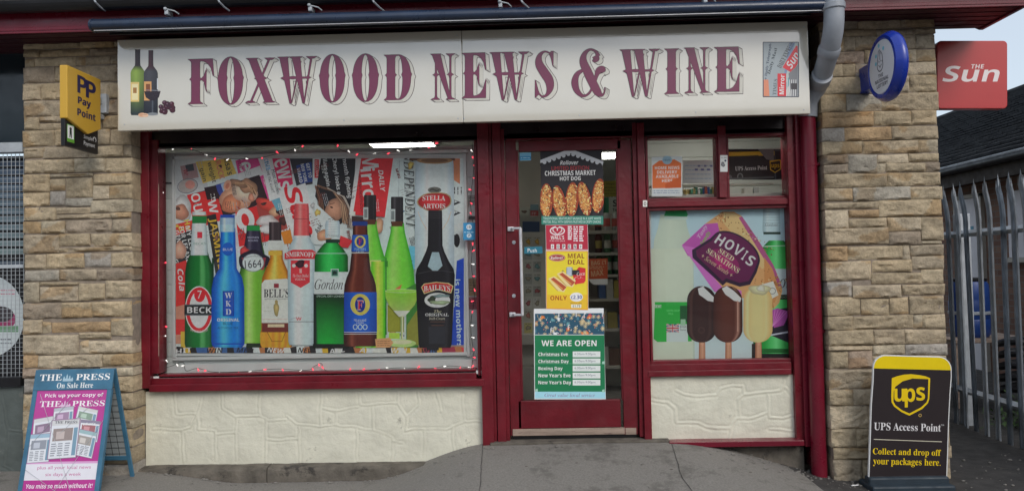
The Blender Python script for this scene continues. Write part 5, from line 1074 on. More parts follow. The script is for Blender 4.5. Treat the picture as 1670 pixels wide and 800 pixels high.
# three ice creams on sticks
for cx, dk, md, lt in ((1144, (34, 16, 18), (56, 28, 28), (100, 66, 60)), (1187, (60, 26, 22), (92, 44, 34), (170, 120, 104)), (1236, (206, 170, 110), (226, 196, 140), (238, 214, 168))):
    P.shape(cx+1, [(556, 5), (588, 5.5)], glassfn((150, 90, 66), (206, 144, 112), (222, 170, 140), .5, .3), 5); [P.line([(cx-2+k*2.4, 562), (cx-2+k*2.4, 588)], .4, (150, 90, 66)) for k in range(3)]
    top = 466
    pr = [(top+(1-math.cos(R(a)))*24, 23*math.sin(R(a))+.6) for a in range(8, 91, 10)] + [(530, 24)] + [(536+22*math.sin(R(a)), 23.5*math.cos(R(a))+.5) for a in range(10, 90, 12)]
    P.shape(cx, pr, glassfn(dk, md, lt, .12 if cx != 1187 else .86, .07), 14)
    if cx != 1236: P.poly([(cx-6 if cx == 1144 else cx-10, 470), (cx+4 if cx == 1144 else cx-2, 466), (cx+10, 474), (cx+22, 486), (cx+20, 492), (cx+10, 490), (cx+2, 484), (cx-4, 480)], (232, 224, 212)); P.line([(cx+4, 467), (cx+20, 482)], 2.2, dk)
    else: P.blob(cx+3, 472, 16, 9, (232, 216, 170), 3, .3); P.blob(cx+5, 470, 8, 5, (240, 230, 196), 6, .3)
P.ring(1144, 538, 5, 5, .8, (84, 52, 48)); P.line([(1203, 490), (1203, 540)], 1.6, (190, 150, 134))
at_root(P.build('print', MAT['printed'], vp), vp)

# behind the two small panes: pale blind, shelf, notices
b = MB(); b.box(X(1040, 270, 1.3), X(1310, 270, 1.3), 1.30, 1.32, Z(1170, 360, 1.3), zc, 0)
for k in range(8): b.box(X(1040, 270, 1.3), X(1310, 270, 1.3), 1.292, 1.302, Z(1170, 360, 1.3)+.04+k*.13, Z(1170, 360, 1.3)+.04+k*.13+.12, .003)
b.build('slatted_back_panel', MAT['inner'], shop)
b = MB(); pbox(b, 1060, 1290, 316, 321, .14, .45, .002); pbox(b, 1060, 1262, 300, 302.5, .30, .34, .001); b.build('window_shelf', MAT['shelf'], shop)
b = MB(); b.box(X(1056, 450, .2), X(1300, 450, .2), .20, .22, Z(1170, 600, .2), Z(1170, 338, .2), 0); b.build('window_backing', MAT['white'], shop)
ORD = ['first', 'second', 'third', 'fourth', 'fifth', 'sixth', 'seventh', 'eighth', 'ninth', 'tenth', 'eleventh', 'twelfth', 'thirteenth', 'fourteenth', 'fifteenth', 'sixteenth']
rg = random.Random(8)
for k in range(14):
    l = 1115+k*3.9; h = rg.uniform(6, 12); q = MB(); pbox(q, l, l+3.5, 316-h, 316, .20+rg.uniform(0, .05), .26+.02, .001); o = q.build('packet', MAT['goods']); colored(o.data, rg.choice([(.05, .12, .3), (.4, .3, .1), (.4, .4, .38), (.05, .2, .12), (.35, .08, .05), (.1, .1, .12)]))
    tag(o, f'{ORD[k]} small packet from the left in the row behind the left small pane', 'packet', 'packets on the shelf behind the small pane')
for k, (l, r, t, c) in enumerate(((1214, 1228, 306, (.42, .40, .34)), (1229, 1238, 305, (.3, .3, .27)))):
    q = MB(); pbox(q, l, r, t, 316, .18, .26, .001); o = q.build('carton', MAT['goods']); colored(o.data, c); tag(o, ['pale carton on the shelf below the black delivery banner, left one', 'narrow grey carton on the shelf below the black delivery banner'][k], 'carton')
def flat(name, label, cat, y, pts, build, gain=1.35, thick=.0015, mt='paper', nrm=FRONT):
    t = empty(name, label, cat, loc=W(sum(p[0] for p in pts)/len(pts), max(p[1] for p in pts), y))
    q = MB(); q.prism([W(px, py, y) for px, py in pts], (0, thick, 0)); at_root(q.build('sheet', MAT['glossw'], t), t)
    P_ = Print((0, y-.0003, 0), FRONT, gain, clip=None); build(P_); at_root(P_.build('print', MAT[mt], t), t); return t
def f_orange(P):
    P.poly([(1063, 257), (1112, 255), (1112, 318), (1063, 319)], (200, 204, 204)); P.poly([(1064, 270), (1075, 262), (1100, 260), (1111, 266), (1111, 306), (1064, 307)], (206, 112, 60)); P.ell(1088, 261, 8, 7, (150, 176, 190)); P.text('NEWS', 1088, 261, 11, 3, (60, 80, 110), 'b')
    for s, y, l in (('HOME NEWS', 273.5, 40), ('DELIVERY', 280.5, 33), ('AVAILABLE', 287.5, 37), ('HERE', 294.5, 17)): P.text(s, 1088, y, l, 5, (232, 224, 214), 'b', -1)
    P.poly([(1085, 300), (1111, 287), (1111, 306), (1085, 307)], (190, 92, 44)); P.lines(1066, 309, 1108, 316, 2, (90, 110, 150), .8)
flat('delivery_poster', 'orange and white home news delivery poster in the left small pane', 'poster', .052, [(1062.5, 256), (1112.5, 254.5), (1112.5, 320), (1063, 320.5)], f_orange)
def f_cal(P):
    P.poly([(1114, 263), (1164, 262), (1164, 297), (1114, 298)], (190, 196, 200))
    for r_ in range(4): P.lines(1117, 268+r_*7, 1160, 272+r_*7, 1, (150, 170, 190), 1.6, seed=r_)
    for k in range(3): P.rect(1133+k*10, 275, 1138+k*10, 278, (90, 100, 150)); P.rect(1138+k*10, 269, 1142+k*10, 272, (100, 110, 150))
flat('wall_calendar', 'pale calendar sheet behind the left small pane right of the orange poster', 'calendar', .40, [(1113.5, 262), (1164.5, 261), (1164.5, 298), (1113.5, 299)], f_cal)
def f_ups(P):
    P.clip = (1188, 243, 1282, 293); P.rect(1180, 243, 1290, 293, (36, 32, 34)); P.poly([(1180, 248), (1290, 246), (1290, 253), (1180, 255)], (206, 174, 50)); P.poly([(1180, 256), (1236, 253), (1262, 268), (1262, 292), (1180, 292)], (48, 42, 42)); P.poly([(1236, 243), (1262, 243), (1262, 262), (1250, 260)], (110, 112, 112)) ; P.rect(1263, 243, 1290, 293, (70, 76, 82)); P.poly([(1264, 246), (1276, 246), (1278, 290), (1266, 292)], (30, 30, 36))
    P.ell(1207, 288, 5, 6, (120, 120, 120)); P.ell(1207, 288, 3, 4, (60, 60, 60)); P.ell(1190, 290, 4, 5, (100, 100, 100)); P.line([(1180, 292), (1262, 289)], 3, (90, 92, 92))
    P.text('UPS Access Point', 1225, 274, 52, 7, (206, 206, 204), 's', -2)
    sh = [(1255, 262), (1272, 260), (1274, 262), (1273.5, 276), (1264, 282), (1256, 277)]; P.poly(sh, (206, 170, 40)); P.poly([(1256.5, 264.5), (1270, 262), (1272.5, 263), (1272, 275.5), (1264, 280.3), (1257.3, 276)], (40, 30, 30)); P.text('ups', 1264.5, 271.5, 13, 8, (206, 170, 40), 'b')
flat('access_banner', 'black and yellow parcel access banner with van behind right small pane', 'banner', .30, [(1187, 243.5), (1283, 242), (1283, 292), (1187, 293.5)], f_ups)
def f_plate(P): P.rect(1175, 253.5, 1186, 279.5, (196, 198, 196)); P.blob(1179, 268, 3.2, 4, (110, 112, 116), 2); P.ell(1183, 262, 1.8, 1.8, (60, 70, 90), n=8); P.lines(1176, 256, 1185, 258, 1, (120, 120, 120), .8)
flat('mullion_notice', 'tiny white notice stuck on the post between the two small panes', 'sticker', -.022, [(1174.5, 253), (1186.5, 253), (1186.5, 280), (1174.5, 280)], f_plate)
def f_num(P): P.rect(1048.5, 326.5, 1055.5, 337, (206, 206, 200)); P.ring(1052, 332, 2, 3.2, 1, (50, 50, 50))
flat('number_sticker', 'tiny white sticker with a dark nought on the door post', 'sticker', -.0325, [(1048.5, 326.5), (1055.5, 326.5), (1055.5, 337), (1048.5, 337)], f_num)

# ================================================================== DOOR POSTERS
DY = .037
def f_hot(P):
    P.clip = (881, 241.5, 984.5, 368); P.poly([(881, 246), (982, 241), (984, 366), (884, 366)], (36, 34, 40))
    P.poly([(881, 261), (925, 244), (933, 243.5), (984, 263), (983, 270), (930, 252), (881, 270)], (196, 198, 202))
    for k in range(13): x = 884+k*7.8; P.ell(x, 269-17*(1-abs(x-930)/50)*1.0+1, 4.2, 3.4, (36, 34, 40), n=12)
    for k in range(12): x = 888+k*7.8; P.ell(x, 267-17*(1-abs(x-930)/50)*1.0, 3.2, 3.4, (196, 198, 202), n=12)
    P.poly([(883, 274), (930, 257), (984, 276), (984, 290), (883, 290)], (36, 34, 40))
    P.text('Rollover', 928.5, 265, 29, 7, (214, 214, 214), 'bi', -1); P.text('LIMITED EDITION', 930, 274, 61, 6.5, (176, 54, 60), 'r', -1); P.text('CHRISTMAS MARKET', 930, 282, 83, 8, (220, 218, 214), 'b', -1); P.text('HOT DOG', 930, 291, 34, 6.5, (220, 218, 214), 'b', -1)
    rg = random.Random(9)
    for k, (cx, cy, a) in enumerate(((891, 327, 0), (912, 330, 10), (933, 325, -3), (953, 324, 12), (976, 319, -6))):
        ca, sa = math.cos(R(a)), math.sin(R(a)); P.ell(cx+3, cy+2, 11, 29, (20, 16, 20), -a*0+(-a)); P.ell(cx, cy, 10.5, 28, (150, 60, 34), -a); P.ell(cx-1, cy, 7.5, 24, (190, 130, 70), -a)
        for j in range(150):
            t, r_ = rg.uniform(-1, 1), rg.uniform(-1, 1); x0, y0 = r_*9*math.sqrt(1-t*t*.8), t*25; X_, Y_ = cx+x0*ca+y0*sa, cy-x0*sa+y0*ca; P.line([(X_, Y_), (X_+rg.uniform(-3, 3), Y_+rg.uniform(-2, 3))], 1.1, rg.choice([(230, 200, 120), (200, 120, 60), (240, 220, 160), (150, 60, 40), (214, 176, 96), (70, 30, 26), (110, 50, 34)]))
    P.poly([(883, 352), (984, 352), (984, 366), (883, 366)], (50, 120, 104)); P.text('TRADITIONAL BRATWURST SAUSAGE IN A SOFT WHITE', 933, 356, 94, 4, (196, 214, 208), 'b'); P.text('PRETZEL ROLL WITH GERMAN MUSTARD & CRISPY ONIONS', 933, 361.5, 94, 4, (196, 214, 208), 'b')
flat('hot_dog_poster', 'black poster of five topped hot dogs at the top of the door glass', 'poster', DY, [(881, 246), (982, 241), (984, 366), (884, 366)], f_hot, 1.3)
def f_walls(P):
    P.poly([(890, 367), (958, 366), (959, 408), (891, 408)], (170, 36, 60)); P.ring(909, 376, 12.5, 7.5, 2, (220, 206, 208)); P.ell(909, 369.5, 2.5, 2.6, (170, 36, 60)); P.ring(905.5, 374, 4.5, 4, 1.3, (220, 206, 208)); P.ring(912.5, 374, 4.5, 4, 1.3, (220, 206, 208)); P.poly([(902, 376), (916, 376), (909, 382)], (170, 36, 60)); P.line([(901.5, 376), (909, 382), (916.5, 376)], 1.3, (220, 206, 208))
    P.text("WALL'S", 909, 387, 22, 6, (224, 214, 212), 'b'); P.text('ICES ON SALE', 909, 392.5, 25, 2.6, (214, 190, 196), 'b')
    for c in range(3): P.lines(926+c*9.3, 368, 933+c*9.3, 394-3*(c == 0), 7, (224, 206, 210), 2.4, seed=c)
    for k, ch in enumerate('•OPEN•'): P.rect(898.5+k*9.2, 398, 903.5+k*9.2, 405.5, (224, 222, 220)); P.text(ch if ch != '•' else '+', 901+k*9.2, 401.8, 3.2, 5.4, (30, 30, 34), 'b')
    P.line([(890, 407), (959, 407)], .8, (224, 200, 205))
flat('ice_cream_open_sign', 'crimson ice cream open sign on the door between two posters', 'sign', DY-.0008, [(889.5, 366.5), (958.5, 365.5), (959.5, 408.5), (890.5, 408.5)], f_walls, 1.3)
def f_meal(P):
    P.poly([(890.5, 409), (959, 409), (959, 505), (891, 503)], (226, 150, 40)); P.poly([(892, 410.5), (957.5, 410.5), (957.5, 503), (892.5, 501.5)], (232, 196, 48)); P.poly([(892, 480), (957.5, 480), (957.5, 503), (892.5, 501.5)], (228, 176, 44))
    P.ell(908.5, 420, 13.5, 6, (150, 30, 34)); P.ring(908.5, 420, 12.5, 5.2, .6, (220, 190, 180)); P.text('Rollover', 908.5, 420, 20, 5, (224, 216, 210), 'bi', -2); P.text('MEAL', 939.5, 417, 27, 7.5, (130, 50, 24), 'b'); P.text('DEAL', 939.5, 427, 27, 7.5, (130, 50, 24), 'b')
    P.rect(923.5, 436, 934, 450, (130, 140, 150)); P.rect(925, 435, 932, 449, (170, 180, 190)); P.poly([(934, 448), (944, 435), (955, 437), (955, 458), (938, 464)], (190, 36, 44)); P.poly([(933, 440), (945, 440), (945, 448), (933, 448)], (40, 34, 40)); P.text('Coca', 947, 446, 13, 6, (226, 214, 210), 'sc', -8); P.text('Cola', 944, 454, 15, 6, (226, 214, 210), 'sc', -4); P.poly([(938, 455), (955, 452), (953, 461), (940, 463)], (200, 46, 50)); P.text('+', 918, 442, 4, 4, (50, 40, 30), 'b')
    for dx, dy in ((0, 0), (14, -8)):
        P.poly([(894+dx, 454+dy), (904+dx, 450+dy), (925+dx, 465+dy), (920+dx, 476+dy), (910+dx, 474+dy)], (224, 196, 140)); P.poly([(898+dx, 455+dy), (903+dx, 452+dy), (924+dx, 468+dy), (918+dx, 474+dy)], (168, 76, 48)); P.line([(899+dx, 456+dy), (918+dx, 471+dy)], 1, (222, 170, 90)); P.line([(894+dx, 458+dy), (910+dx, 474+dy)], 1, (176, 130, 84))
    P.text('ONLY', 911, 485.5, 27, 7, (150, 50, 20), 'b'); P.ell(940, 484, 10.5, 7.5, (214, 218, 222)); P.text('£2.30', 940, 484, 18, 6, (50, 60, 130), 'b'); P.text('MEDIUM MEAL', 940, 494, 19, 2.2, (120, 60, 20), 'b'); P.rect(931.5, 496, 948, 501.5, (220, 214, 200)); P.text('£1.73', 940, 498.7, 12, 4, (40, 40, 60), 'b')
flat('meal_deal_poster', 'yellow meal deal poster with hot dogs and cans on the door', 'poster', DY-.0016, [(890, 408.5), (959.5, 408.5), (959.5, 505.5), (890.5, 503.5)], f_meal, 1.3)
def f_open(P):
    P.poly([(871, 503), (984, 502), (987.5, 650), (872, 650)], (206, 210, 212)); P.clip = (872.5, 510, 986, 545); P.poly([(872, 511), (984, 510), (985.5, 546), (872, 546)], (34, 76, 98)); rg = random.Random(6)
    for k in range(150):
        x, y = rg.uniform(873, 985), rg.uniform(511, 546); r_ = rg.random(); c = rg.choice([(206, 120, 66), (196, 60, 92), (206, 212, 214), (90, 140, 150), (60, 110, 130), (170, 150, 120)])
        if r_ < .16 and k < 100: P.blob(x, y, 3.2, 3.6, c, k, .5)
        elif r_ < .30:
            for a in range(4): P.line([(x-3.6*math.cos(a*.785), y-3.6*math.sin(a*.785)), (x+3.6*math.cos(a*.785), y+3.6*math.sin(a*.785))], .7, (196, 180, 140))
        elif r_ < .38: P.line([(x, y+4), (x, y-2), (x+1, y-4), (x+3, y-3)], 1.2, (214, 214, 216))
        else: P.ell(x, y, .9, .9, c, n=6)
    P.clip = None; P.poly([(872, 546), (985.5, 546), (987, 638), (872.5, 638)], (16, 112, 70)); P.text('WE ARE OPEN', 928, 559, 90, 9.5, (226, 230, 226), 'b')
    for k, s in enumerate(('Christmas Eve', 'Christmas Day', 'Boxing Day', "New Year's Eve", "New Year's Day")):
        y = 577+k*11.5; l = (48, 49.5, 39.5, 52.5, 53.5)[k]; P.text(s, 878+l/2, y+(.8 if 'y' in s or 'g' in s else 0), l, 7.4 if ('y' in s or 'g' in s) else 6, (222, 228, 222), 'b'); P.rect(934, y-4.6, 979, y+4.8, (206, 212, 210)); P.text('6:30am-9:00pm', 954, y, 34, 4.6, (110, 116, 130), 'r')
    P.poly([(872.5, 638), (987, 638), (987.3, 649), (872.5, 649)], (150, 200, 220)); P.text('Great value local service', 929, 643.5, 82, 5.5, (130, 80, 130), 'si'); P.line([(873, 592.5), (986, 592)], .6, (90, 160, 120))
    for x, y in ((875, 636), (984, 637), (984, 591)): P.poly([(x-2, y-2), (x+2, y-3), (x+2, y+2), (x-2, y+2)], (150, 190, 175))
flat('opening_hours_poster', 'green festive opening hours poster at the bottom of the door glass', 'poster', DY-.0006, [(870.5, 503.5), (984.5, 502), (988, 650.5), (871.5, 650.5)], f_open, 1.3)
flat('push_label', 'small teal push label on the door glass beside the handle', 'label', DY-.0006, [(855, 402.5), (884.5, 401.5), (885, 413), (855, 413.5)], lambda P: (P.poly([(855, 402.5), (884.5, 401.5), (885, 413), (855, 413.5)], (34, 104, 124)), P.text('Push', 868, 408, 15, 6.5, (214, 222, 222), 'r')), 1.3)
flat('door_sticker', 'small pale blue sticker in the top left corner of the door glass', 'sticker', DY-.0006, [(847.5, 249), (866, 248.5), (866, 261.5), (847.5, 262)], lambda P: (P.poly([(847.5, 249), (866, 248.5), (866, 261.5), (847.5, 262)], (120, 176, 204)), P.poly([(847.5, 255), (866, 254.5), (866, 260), (847.5, 260.5)], (60, 140, 186)), P.lines(849, 256, 864, 259, 1, (180, 210, 226), 1)), 1.3)

# ================================================================== INSIDE THE SHOP, SEEN THROUGH THE DOOR
def shelf_unit(label, x0, x1, y, zs, depth=.35, rotz=0):
    t = empty('shelf_unit', label, 'shelves', loc=((x0+x1)/2, y, .1))
    b = MB(); b.box(x0, x1, y+depth, y+depth+.02, .1, zs[-1]+.4, 0); b.box(x0-.02, x0, y, y+depth+.02, .1, zs[-1]+.4, 0); b.box(x1, x1+.02, y, y+depth+.02, .1, zs[-1]+.4, 0); at_root(b.build('frame', MAT['shelf'], t), t)
    for z in zs: b = MB(); b.box(x0, x1, y, y+depth, z-.03, z, .002); at_root(b.build('shelf', MAT['shelf'], t), t)
    return t
YB = 2.3
bx0, bx1 = X(930, 420, YB), X(1040, 420, YB)
zs = [Z(990, py, YB) for py in (590, 545, 505, 470, 440, 408, 375)]
zs = [.35, .72, 1.02, 1.26, 1.48, 1.70]
shelf_unit('tall shelves of bottles and packets behind right half of the door', bx0, bx1, YB, zs)
rg = random.Random(21); PALG = [(.06, .22, .06), (.05, .12, .3), (.55, .25, .06), (.4, .38, .3), (.3, .04, .04), (.04, .08, .2), (.35, .28, .05), (.45, .45, .42), (.10, .04, .02)]
def goods_label(kind, si, k, row): return f'{kind} on the {row} shelf seen through the right of the door glass'
rows = ['lowest', 'second', 'third', 'fourth', 'fifth', 'top']
proto = {}
def bottle_mesh(i, c):
    b = MB(); b.lathe([(.001, 0), (.034, .002), (.036, .01), (.036, .15), (.030, .18), (.013, .215), (.012, .27), (.015, .272), (.015, .285), (.001, .287)], (0, 0, 0), 'z', 10)
    bm = b.bm; me = bpy.data.meshes.new('bottle'); bmesh.ops.recalc_face_normals(bm, faces=bm.faces[:]); bm.to_mesh(me); bm.free(); me.materials.append(MAT['goods'])
    at = me.color_attributes.new('Col', 'FLOAT_COLOR', 'POINT')
    lab = rg.choice([(.5, .48, .42), (.4, .06, .05), (.5, .4, .1)])
    for j, v in enumerate(me.vertices): at.data[j].color = (*(lab if .0 < v.co.z-.03 < .10 and False else c), 1)
    for p in me.polygons: p.use_smooth = True
    l2 = MB(); l2.lathe([(.0365, .045), (.0365, .125)], (0, 0, 0), 'z', 10); lm = bpy.data.meshes.new('bottle_label'); l2.bm.to_mesh(lm); l2.bm.free(); lm.materials.append(MAT['goods']); colored(lm, lab)
    return me, lm
kinds = [bottle_mesh(i, c) for i, c in enumerate([(.02, .09, .03), (.015, .012, .015), (.22, .10, .02), (.35, .36, .34), (.12, .02, .02)])]
cn = ['dark green', 'black', 'amber', 'clear', 'dark red']
def put_bottle(x, y, z, i, label, group):
    o = bpy.data.objects.new('bottle', kinds[i][0]); COL.objects.link(o); o.location = (x, y, z); tag(o, label, 'bottle', group)
    l_ = bpy.data.objects.new('bottle_label', kinds[i][1]); COL.objects.link(l_); l_.parent = o
for si, z in enumerate(zs):
    if si in (5, 4, 3):
        x = X(979, 420, YB); kk = 0
        while x < bx1-.04:
            i = rg.randrange(5) if si > 3 else 0; put_bottle(x, YB+.10+rg.uniform(-.02, .05), z, i, f'{cn[i]} bottle, {ORD[kk]} from the left on the {rows[si]} shelf right of the door posters', 'bottles on the shelves behind the door'); x += .085; kk += 1
    else:
        x = X(979, 520, YB); kk = 0
        while x < bx1-.06:
            w_ = rg.uniform(.07, .12); q = MB(); q.box(x, x+w_-.006, YB+.03, YB+.25, z, z+rg.uniform(.13, .20), .004); o = q.build('box', MAT['goods']); colored(o.data, rg.choice(PALG)); tag(o, f'small carton, {ORD[kk]} from the left on the {rows[si]} shelf seen right of the door posters', 'box', 'boxes on the low shelves behind the door'); x += w_; kk += 1
# notices hanging inside
flat('age_notice', 'yellow age warning notice hanging inside behind right of the door', 'notice', 2.0, [(976, 296), (1009, 294), (1010, 320), (976, 322)], lambda P: (P.poly([(976, 296), (1009, 294), (1010, 320), (976, 322)], (176, 164, 60)), [P.text(s, 993, 300+k*5.2, 26 if k else 20, 3.6, (50, 50, 36), 'b') for k, s in enumerate(('is illegal', 'to sell tobacco', 'products', 'anyone under', 'the age of 18'))]), 1.0)
flat('lager_notice', 'orange red price notice hanging inside behind the yellow door poster', 'notice', 1.6, [(958, 422), (991, 421), (991, 464), (968, 464), (958, 454)], lambda P: (P.poly([(958, 422), (991, 421), (991, 454), (958, 455)], (190, 80, 44)), P.text('BAG £1', 976, 428, 24, 7, (206, 170, 130), 'b', -4), P.text('MAX', 974, 445, 20, 9, (206, 170, 130), 'b', -8), P.lines(960, 433, 985, 439, 2, (206, 170, 130), 1.2)), 1.0)
flat('shop_notice', 'white notice with large dark letter high inside behind the door', 'notice', 2.25, [(993, 322), (1010, 321), (1010, 347), (993, 348)], lambda P: (P.poly([(993, 322), (1010, 321), (1010, 347), (993, 348)], (176, 180, 170)), P.text('S', 1003, 331, 7, 11, (30, 30, 34), 'b'), P.text('Tea', 1004, 342, 10, 5, (30, 30, 34), 'b')), 1.0)
flat('green_poster', 'dark green poster high inside behind right half of the door', 'poster', 2.28, [(978, 322), (993, 322), (993, 347), (978, 347)], lambda P: P.poly([(978, 322), (993, 322), (993, 347), (978, 347)], (30, 100, 66)), 1.0)
# card and magazine stand on the left, counter below
cs = empty('card_stand', 'pale rack of cards and magazines seen through left of the door glass', 'rack', loc=(X(870, 550, .9), .9, .1))
cx0, cx1 = X(842, 450, .9), X(905, 450, .9)
b = MB(); b.box(cx0-.3, cx1, .93, 1.2, .1, Z(870, 378, .9), .004); at_root(b.build('stand_body', MAT['shelf'], cs), cs)
P = Print((0, .929, 0), FRONT, 1.0); rg = random.Random(31)
for r_ in range(8):
    for c_ in range(2):
        x, y = 855+c_*14.5, 386+r_*20
        P.rect(x, y, x+13, y+17, rg.choice([(170, 168, 156), (150, 150, 142), (180, 170, 110), (186, 184, 176)])); P.blob(x+6.5, y+8, 4, 4, rg.choice([(170, 110, 100), (140, 130, 110), (60, 56, 50), (190, 150, 60), (150, 70, 70), (90, 130, 130)]), r_, .4); P.lines(x+2, y+1, x+11, y+3, 1, (110, 108, 100), 1)
at_root(P.build('card_fronts', MAT['printed'], cs), cs)
b = MB(); b.box(cx0-.2, cx1+.02, .82, .92, .1, Z(860, 598, .82), .004); b.box(cx0-.2, cx1+.02, .78, .92, Z(860, 562, .78), Z(860, 545, .78), .004); at_root(b.build('base_unit', MAT['shelf'], cs), cs)
flat('blue_crate_poster', 'dark blue panel inside behind the door above the card rack', 'panel', 1.1, [(852, 361), (880, 361), (880, 378), (852, 378)], lambda P: P.poly([(852, 361), (880, 361), (880, 378), (852, 378)], (30, 60, 96)), 1.0)
b = MB(); xa, xb_ = X(840, 300, 1.6), X(900, 300, 1.6)
for k in range(7): b.box(xa-.4, xb_, 1.6, 1.62, Z(860, 340-k*13, 1.6), Z(860, 340-k*13, 1.6)+.078, .003)
tag(b.build('slatted_wall_panel', MAT['shelf']), 'beige slatted wall panel inside behind the top left of the door glass', 'wall panel')
flat('picture_card', 'white card with brown bird shape inside behind left of the door', 'card', 1.4, [(848, 338), (862, 338), (862, 350), (848, 350)], lambda P: (P.rect(848, 338, 862, 350, (176, 178, 170)), P.blob(855, 345, 4, 2.6, (80, 60, 50), 3, .4)), 1.0)
flat('red_card', 'small red and blue card inside behind left of the door', 'card', 1.4, [(865, 333), (878, 332), (878, 352), (865, 353)], lambda P: (P.rect(865, 333, 878, 343, (110, 140, 150)), P.rect(865, 343, 878, 352, (150, 60, 60)), P.text('FF', 871, 348, 7, 4, (190, 180, 180), 'b')), 1.0)

# ================================================================== A-BOARD AT LEFT
ab = empty('a_board', 'blue folding pavement board with pink newspaper poster by the left pillar', 'sandwich board', loc=(-2.9, -.5, gz(-2.9, -.5)))
yt, yb_ = -.45, -.64
xL, xR = X(60, 606, yt)+.0, X(187.5, 598, yt)
zT = (Z(60, 606, yt)+Z(187.5, 597.5, yt))/2; zB = gz(-2.9, -.64)
FA = Vector(((xL+xR)/2, yt, zT)); dn = Vector((0, yb_-yt, zB-zT)).normalized(); LEN = (Vector((0, yb_, zB))-Vector((0, yt, zT))).length
nf = Vector((0, -1, 0)).cross(Vector((1, 0, 0)))
nF = Vector((1, 0, 0)).cross(-dn).normalized()
if nF.y > 0: nF = -nF
def AF(u, v, o=0): return Vector((xL+(xR-xL)*u, 0, 0)) + Vector((0, yt, zT)) + dn*(LEN*v) + nF*o
def slab(b, u0, u1, v0, v1, o0, o1, f=AF, bev=.002):
    P_ = [f(u0, v0, o0), f(u1, v0, o0), f(u1, v1, o0), f(u0, v1, o0)]; b.prism(P_, f(u0, v0, o1)-f(u0, v0, o0), bev)
b = MB(); slab(b, 0, 1, 0, .17, -.004, .010); slab(b, 0, .055, .17, 1.0, -.006, .008); slab(b, .945, 1, .17, 1.0, -.006, .012); slab(b, .945, .985, .17, 1, -.03, -.006); slab(b, .055, .945, .965, .985, -.006, .006); at_root(b.build('front_frame', MAT['blue'], ab), ab)
b = MB(); slab(b, .05, .95, .165, .97, -.003, .003); at_root(b.build('front_panel', MAT['glossw'], ab), ab)
yk = -.215; dk_ = Vector((0, yk-(yt+.01), gz(-2.9, -.2)-zT)); LK = dk_.length; dk_.normalize(); nK = Vector((1, 0, 0)).cross(dk_).normalized()
def AK(u, v, o=0): return Vector((xL+(xR-xL)*u, yt+.012, zT)) + dk_*(LK*v) + nK*o
b = MB(); slab(b, 0, .05, 0, 1, -.008, .008, AK); slab(b, .95, 1, 0, 1, -.008, .008, AK); slab(b, .05, .95, 0, .05, -.008, .008, AK); slab(b, .05, .95, .80, .84, -.008, .008, AK); at_root(b.build('back_frame', MAT['blue'], ab), ab)
b = MB(); slab(b, .05, .95, .05, .80, -.004, .002, AK, 0); at_root(b.build('back_panel', mat('pale_back_panel', (.30, .33, .34), .6), ab), ab)
b = MB()
for k in range(1, 10): slab(b, .05+.09*k, .054+.09*k, .05, .80, -.006, .006, AK, 0)
for k in range(1, 14): slab(b, .05, .95, .05+.056*k, .0535+.056*k, -.006, .006, AK, 0)
at_root(b.build('wire_grid', MAT['black'], ab), ab)
b = MB(); b.tube([AF(.3, .0, -.004)+Vector((0, 0, .0)), AF(.3, -.012, -.004), AF(.8, -.012, -.004), AF(.8, 0, -.004)], .004, 8); at_root(b.build('carry_handle', MAT['black'], ab, True), ab)
b = MB(); b.tube([AF(.5, .55, -.012), AK(.5, .5, -.01)], .003, 6); at_root(b.build('chain', MAT['galv'], ab), ab)
P = Print(AF(.5, .1, .0105), nF, 1.3, step=.0001)
def on_ab(o): P.quad = [AF(0, 1, o), AF(1, 1, o), AF(1, 0, o), AF(0, 0, o)]
# unit coords: u across, v up (0 bottom .. 1 top)
on_ab(.0105); CR = (214, 216, 214)
P.text('THE', .21, .935, .28, .052, CR, 's'); P.text('PRESS', .745, .935, .43, .052, CR, 's'); P.text('On Sale Here', .53, .868, .46, .045, (206, 210, 210), 's')
def minster(cx, cy, w_, h, c):
    for dx, hh in ((-.4, .7), (-.12, 1.0), (.14, .82), (.4, .55)): P.poly([(cx+dx*w_-.07*w_, cy-h/2), (cx+dx*w_+.07*w_, cy-h/2), (cx+dx*w_+.07*w_, cy-h/2+h*hh*.75), (cx+dx*w_, cy-h/2+h*hh), (cx+dx*w_-.07*w_, cy-h/2+h*hh*.75)], c)
    P.poly([(cx-w_/2, cy-h/2), (cx+w_/2, cy-h/2), (cx+w_/2, cy-h*.15), (cx-w_/2, cy-h*.1)], c)
minster(.43, .932, .13, .06, (150, 176, 190))
on_ab(.0034); MG = (166, 56, 132)
P.rect(.055, .03, .945, .83, MG); P.poly([(.055, .12), (.945, .12), (.945, .245), (.055, .265)], (206, 206, 214)); P.rect(.055, .245, .945, .262, (196, 150, 190))
P.text('Pick up your copy of', .53, .785, .74, .038, (216, 210, 216), 'b'); P.text('THE', .245, .72, .27, .046, (216, 210, 216), 's'); P.text('PRESS', .725, .72, .41, .046, (216, 210, 216), 's'); minster(.44, .72, .12, .055, (200, 170, 196))
P.text('plus all your local news', .53, .213, .66, .034, (176, 90, 140), 'r'); P.text('six days a week', .53, .160, .44, .034, (176, 90, 140), 'r'); P.text('You miss so much without it!', .5, .075, .82, .036, (216, 206, 214), 'bi')
rg = random.Random(17)
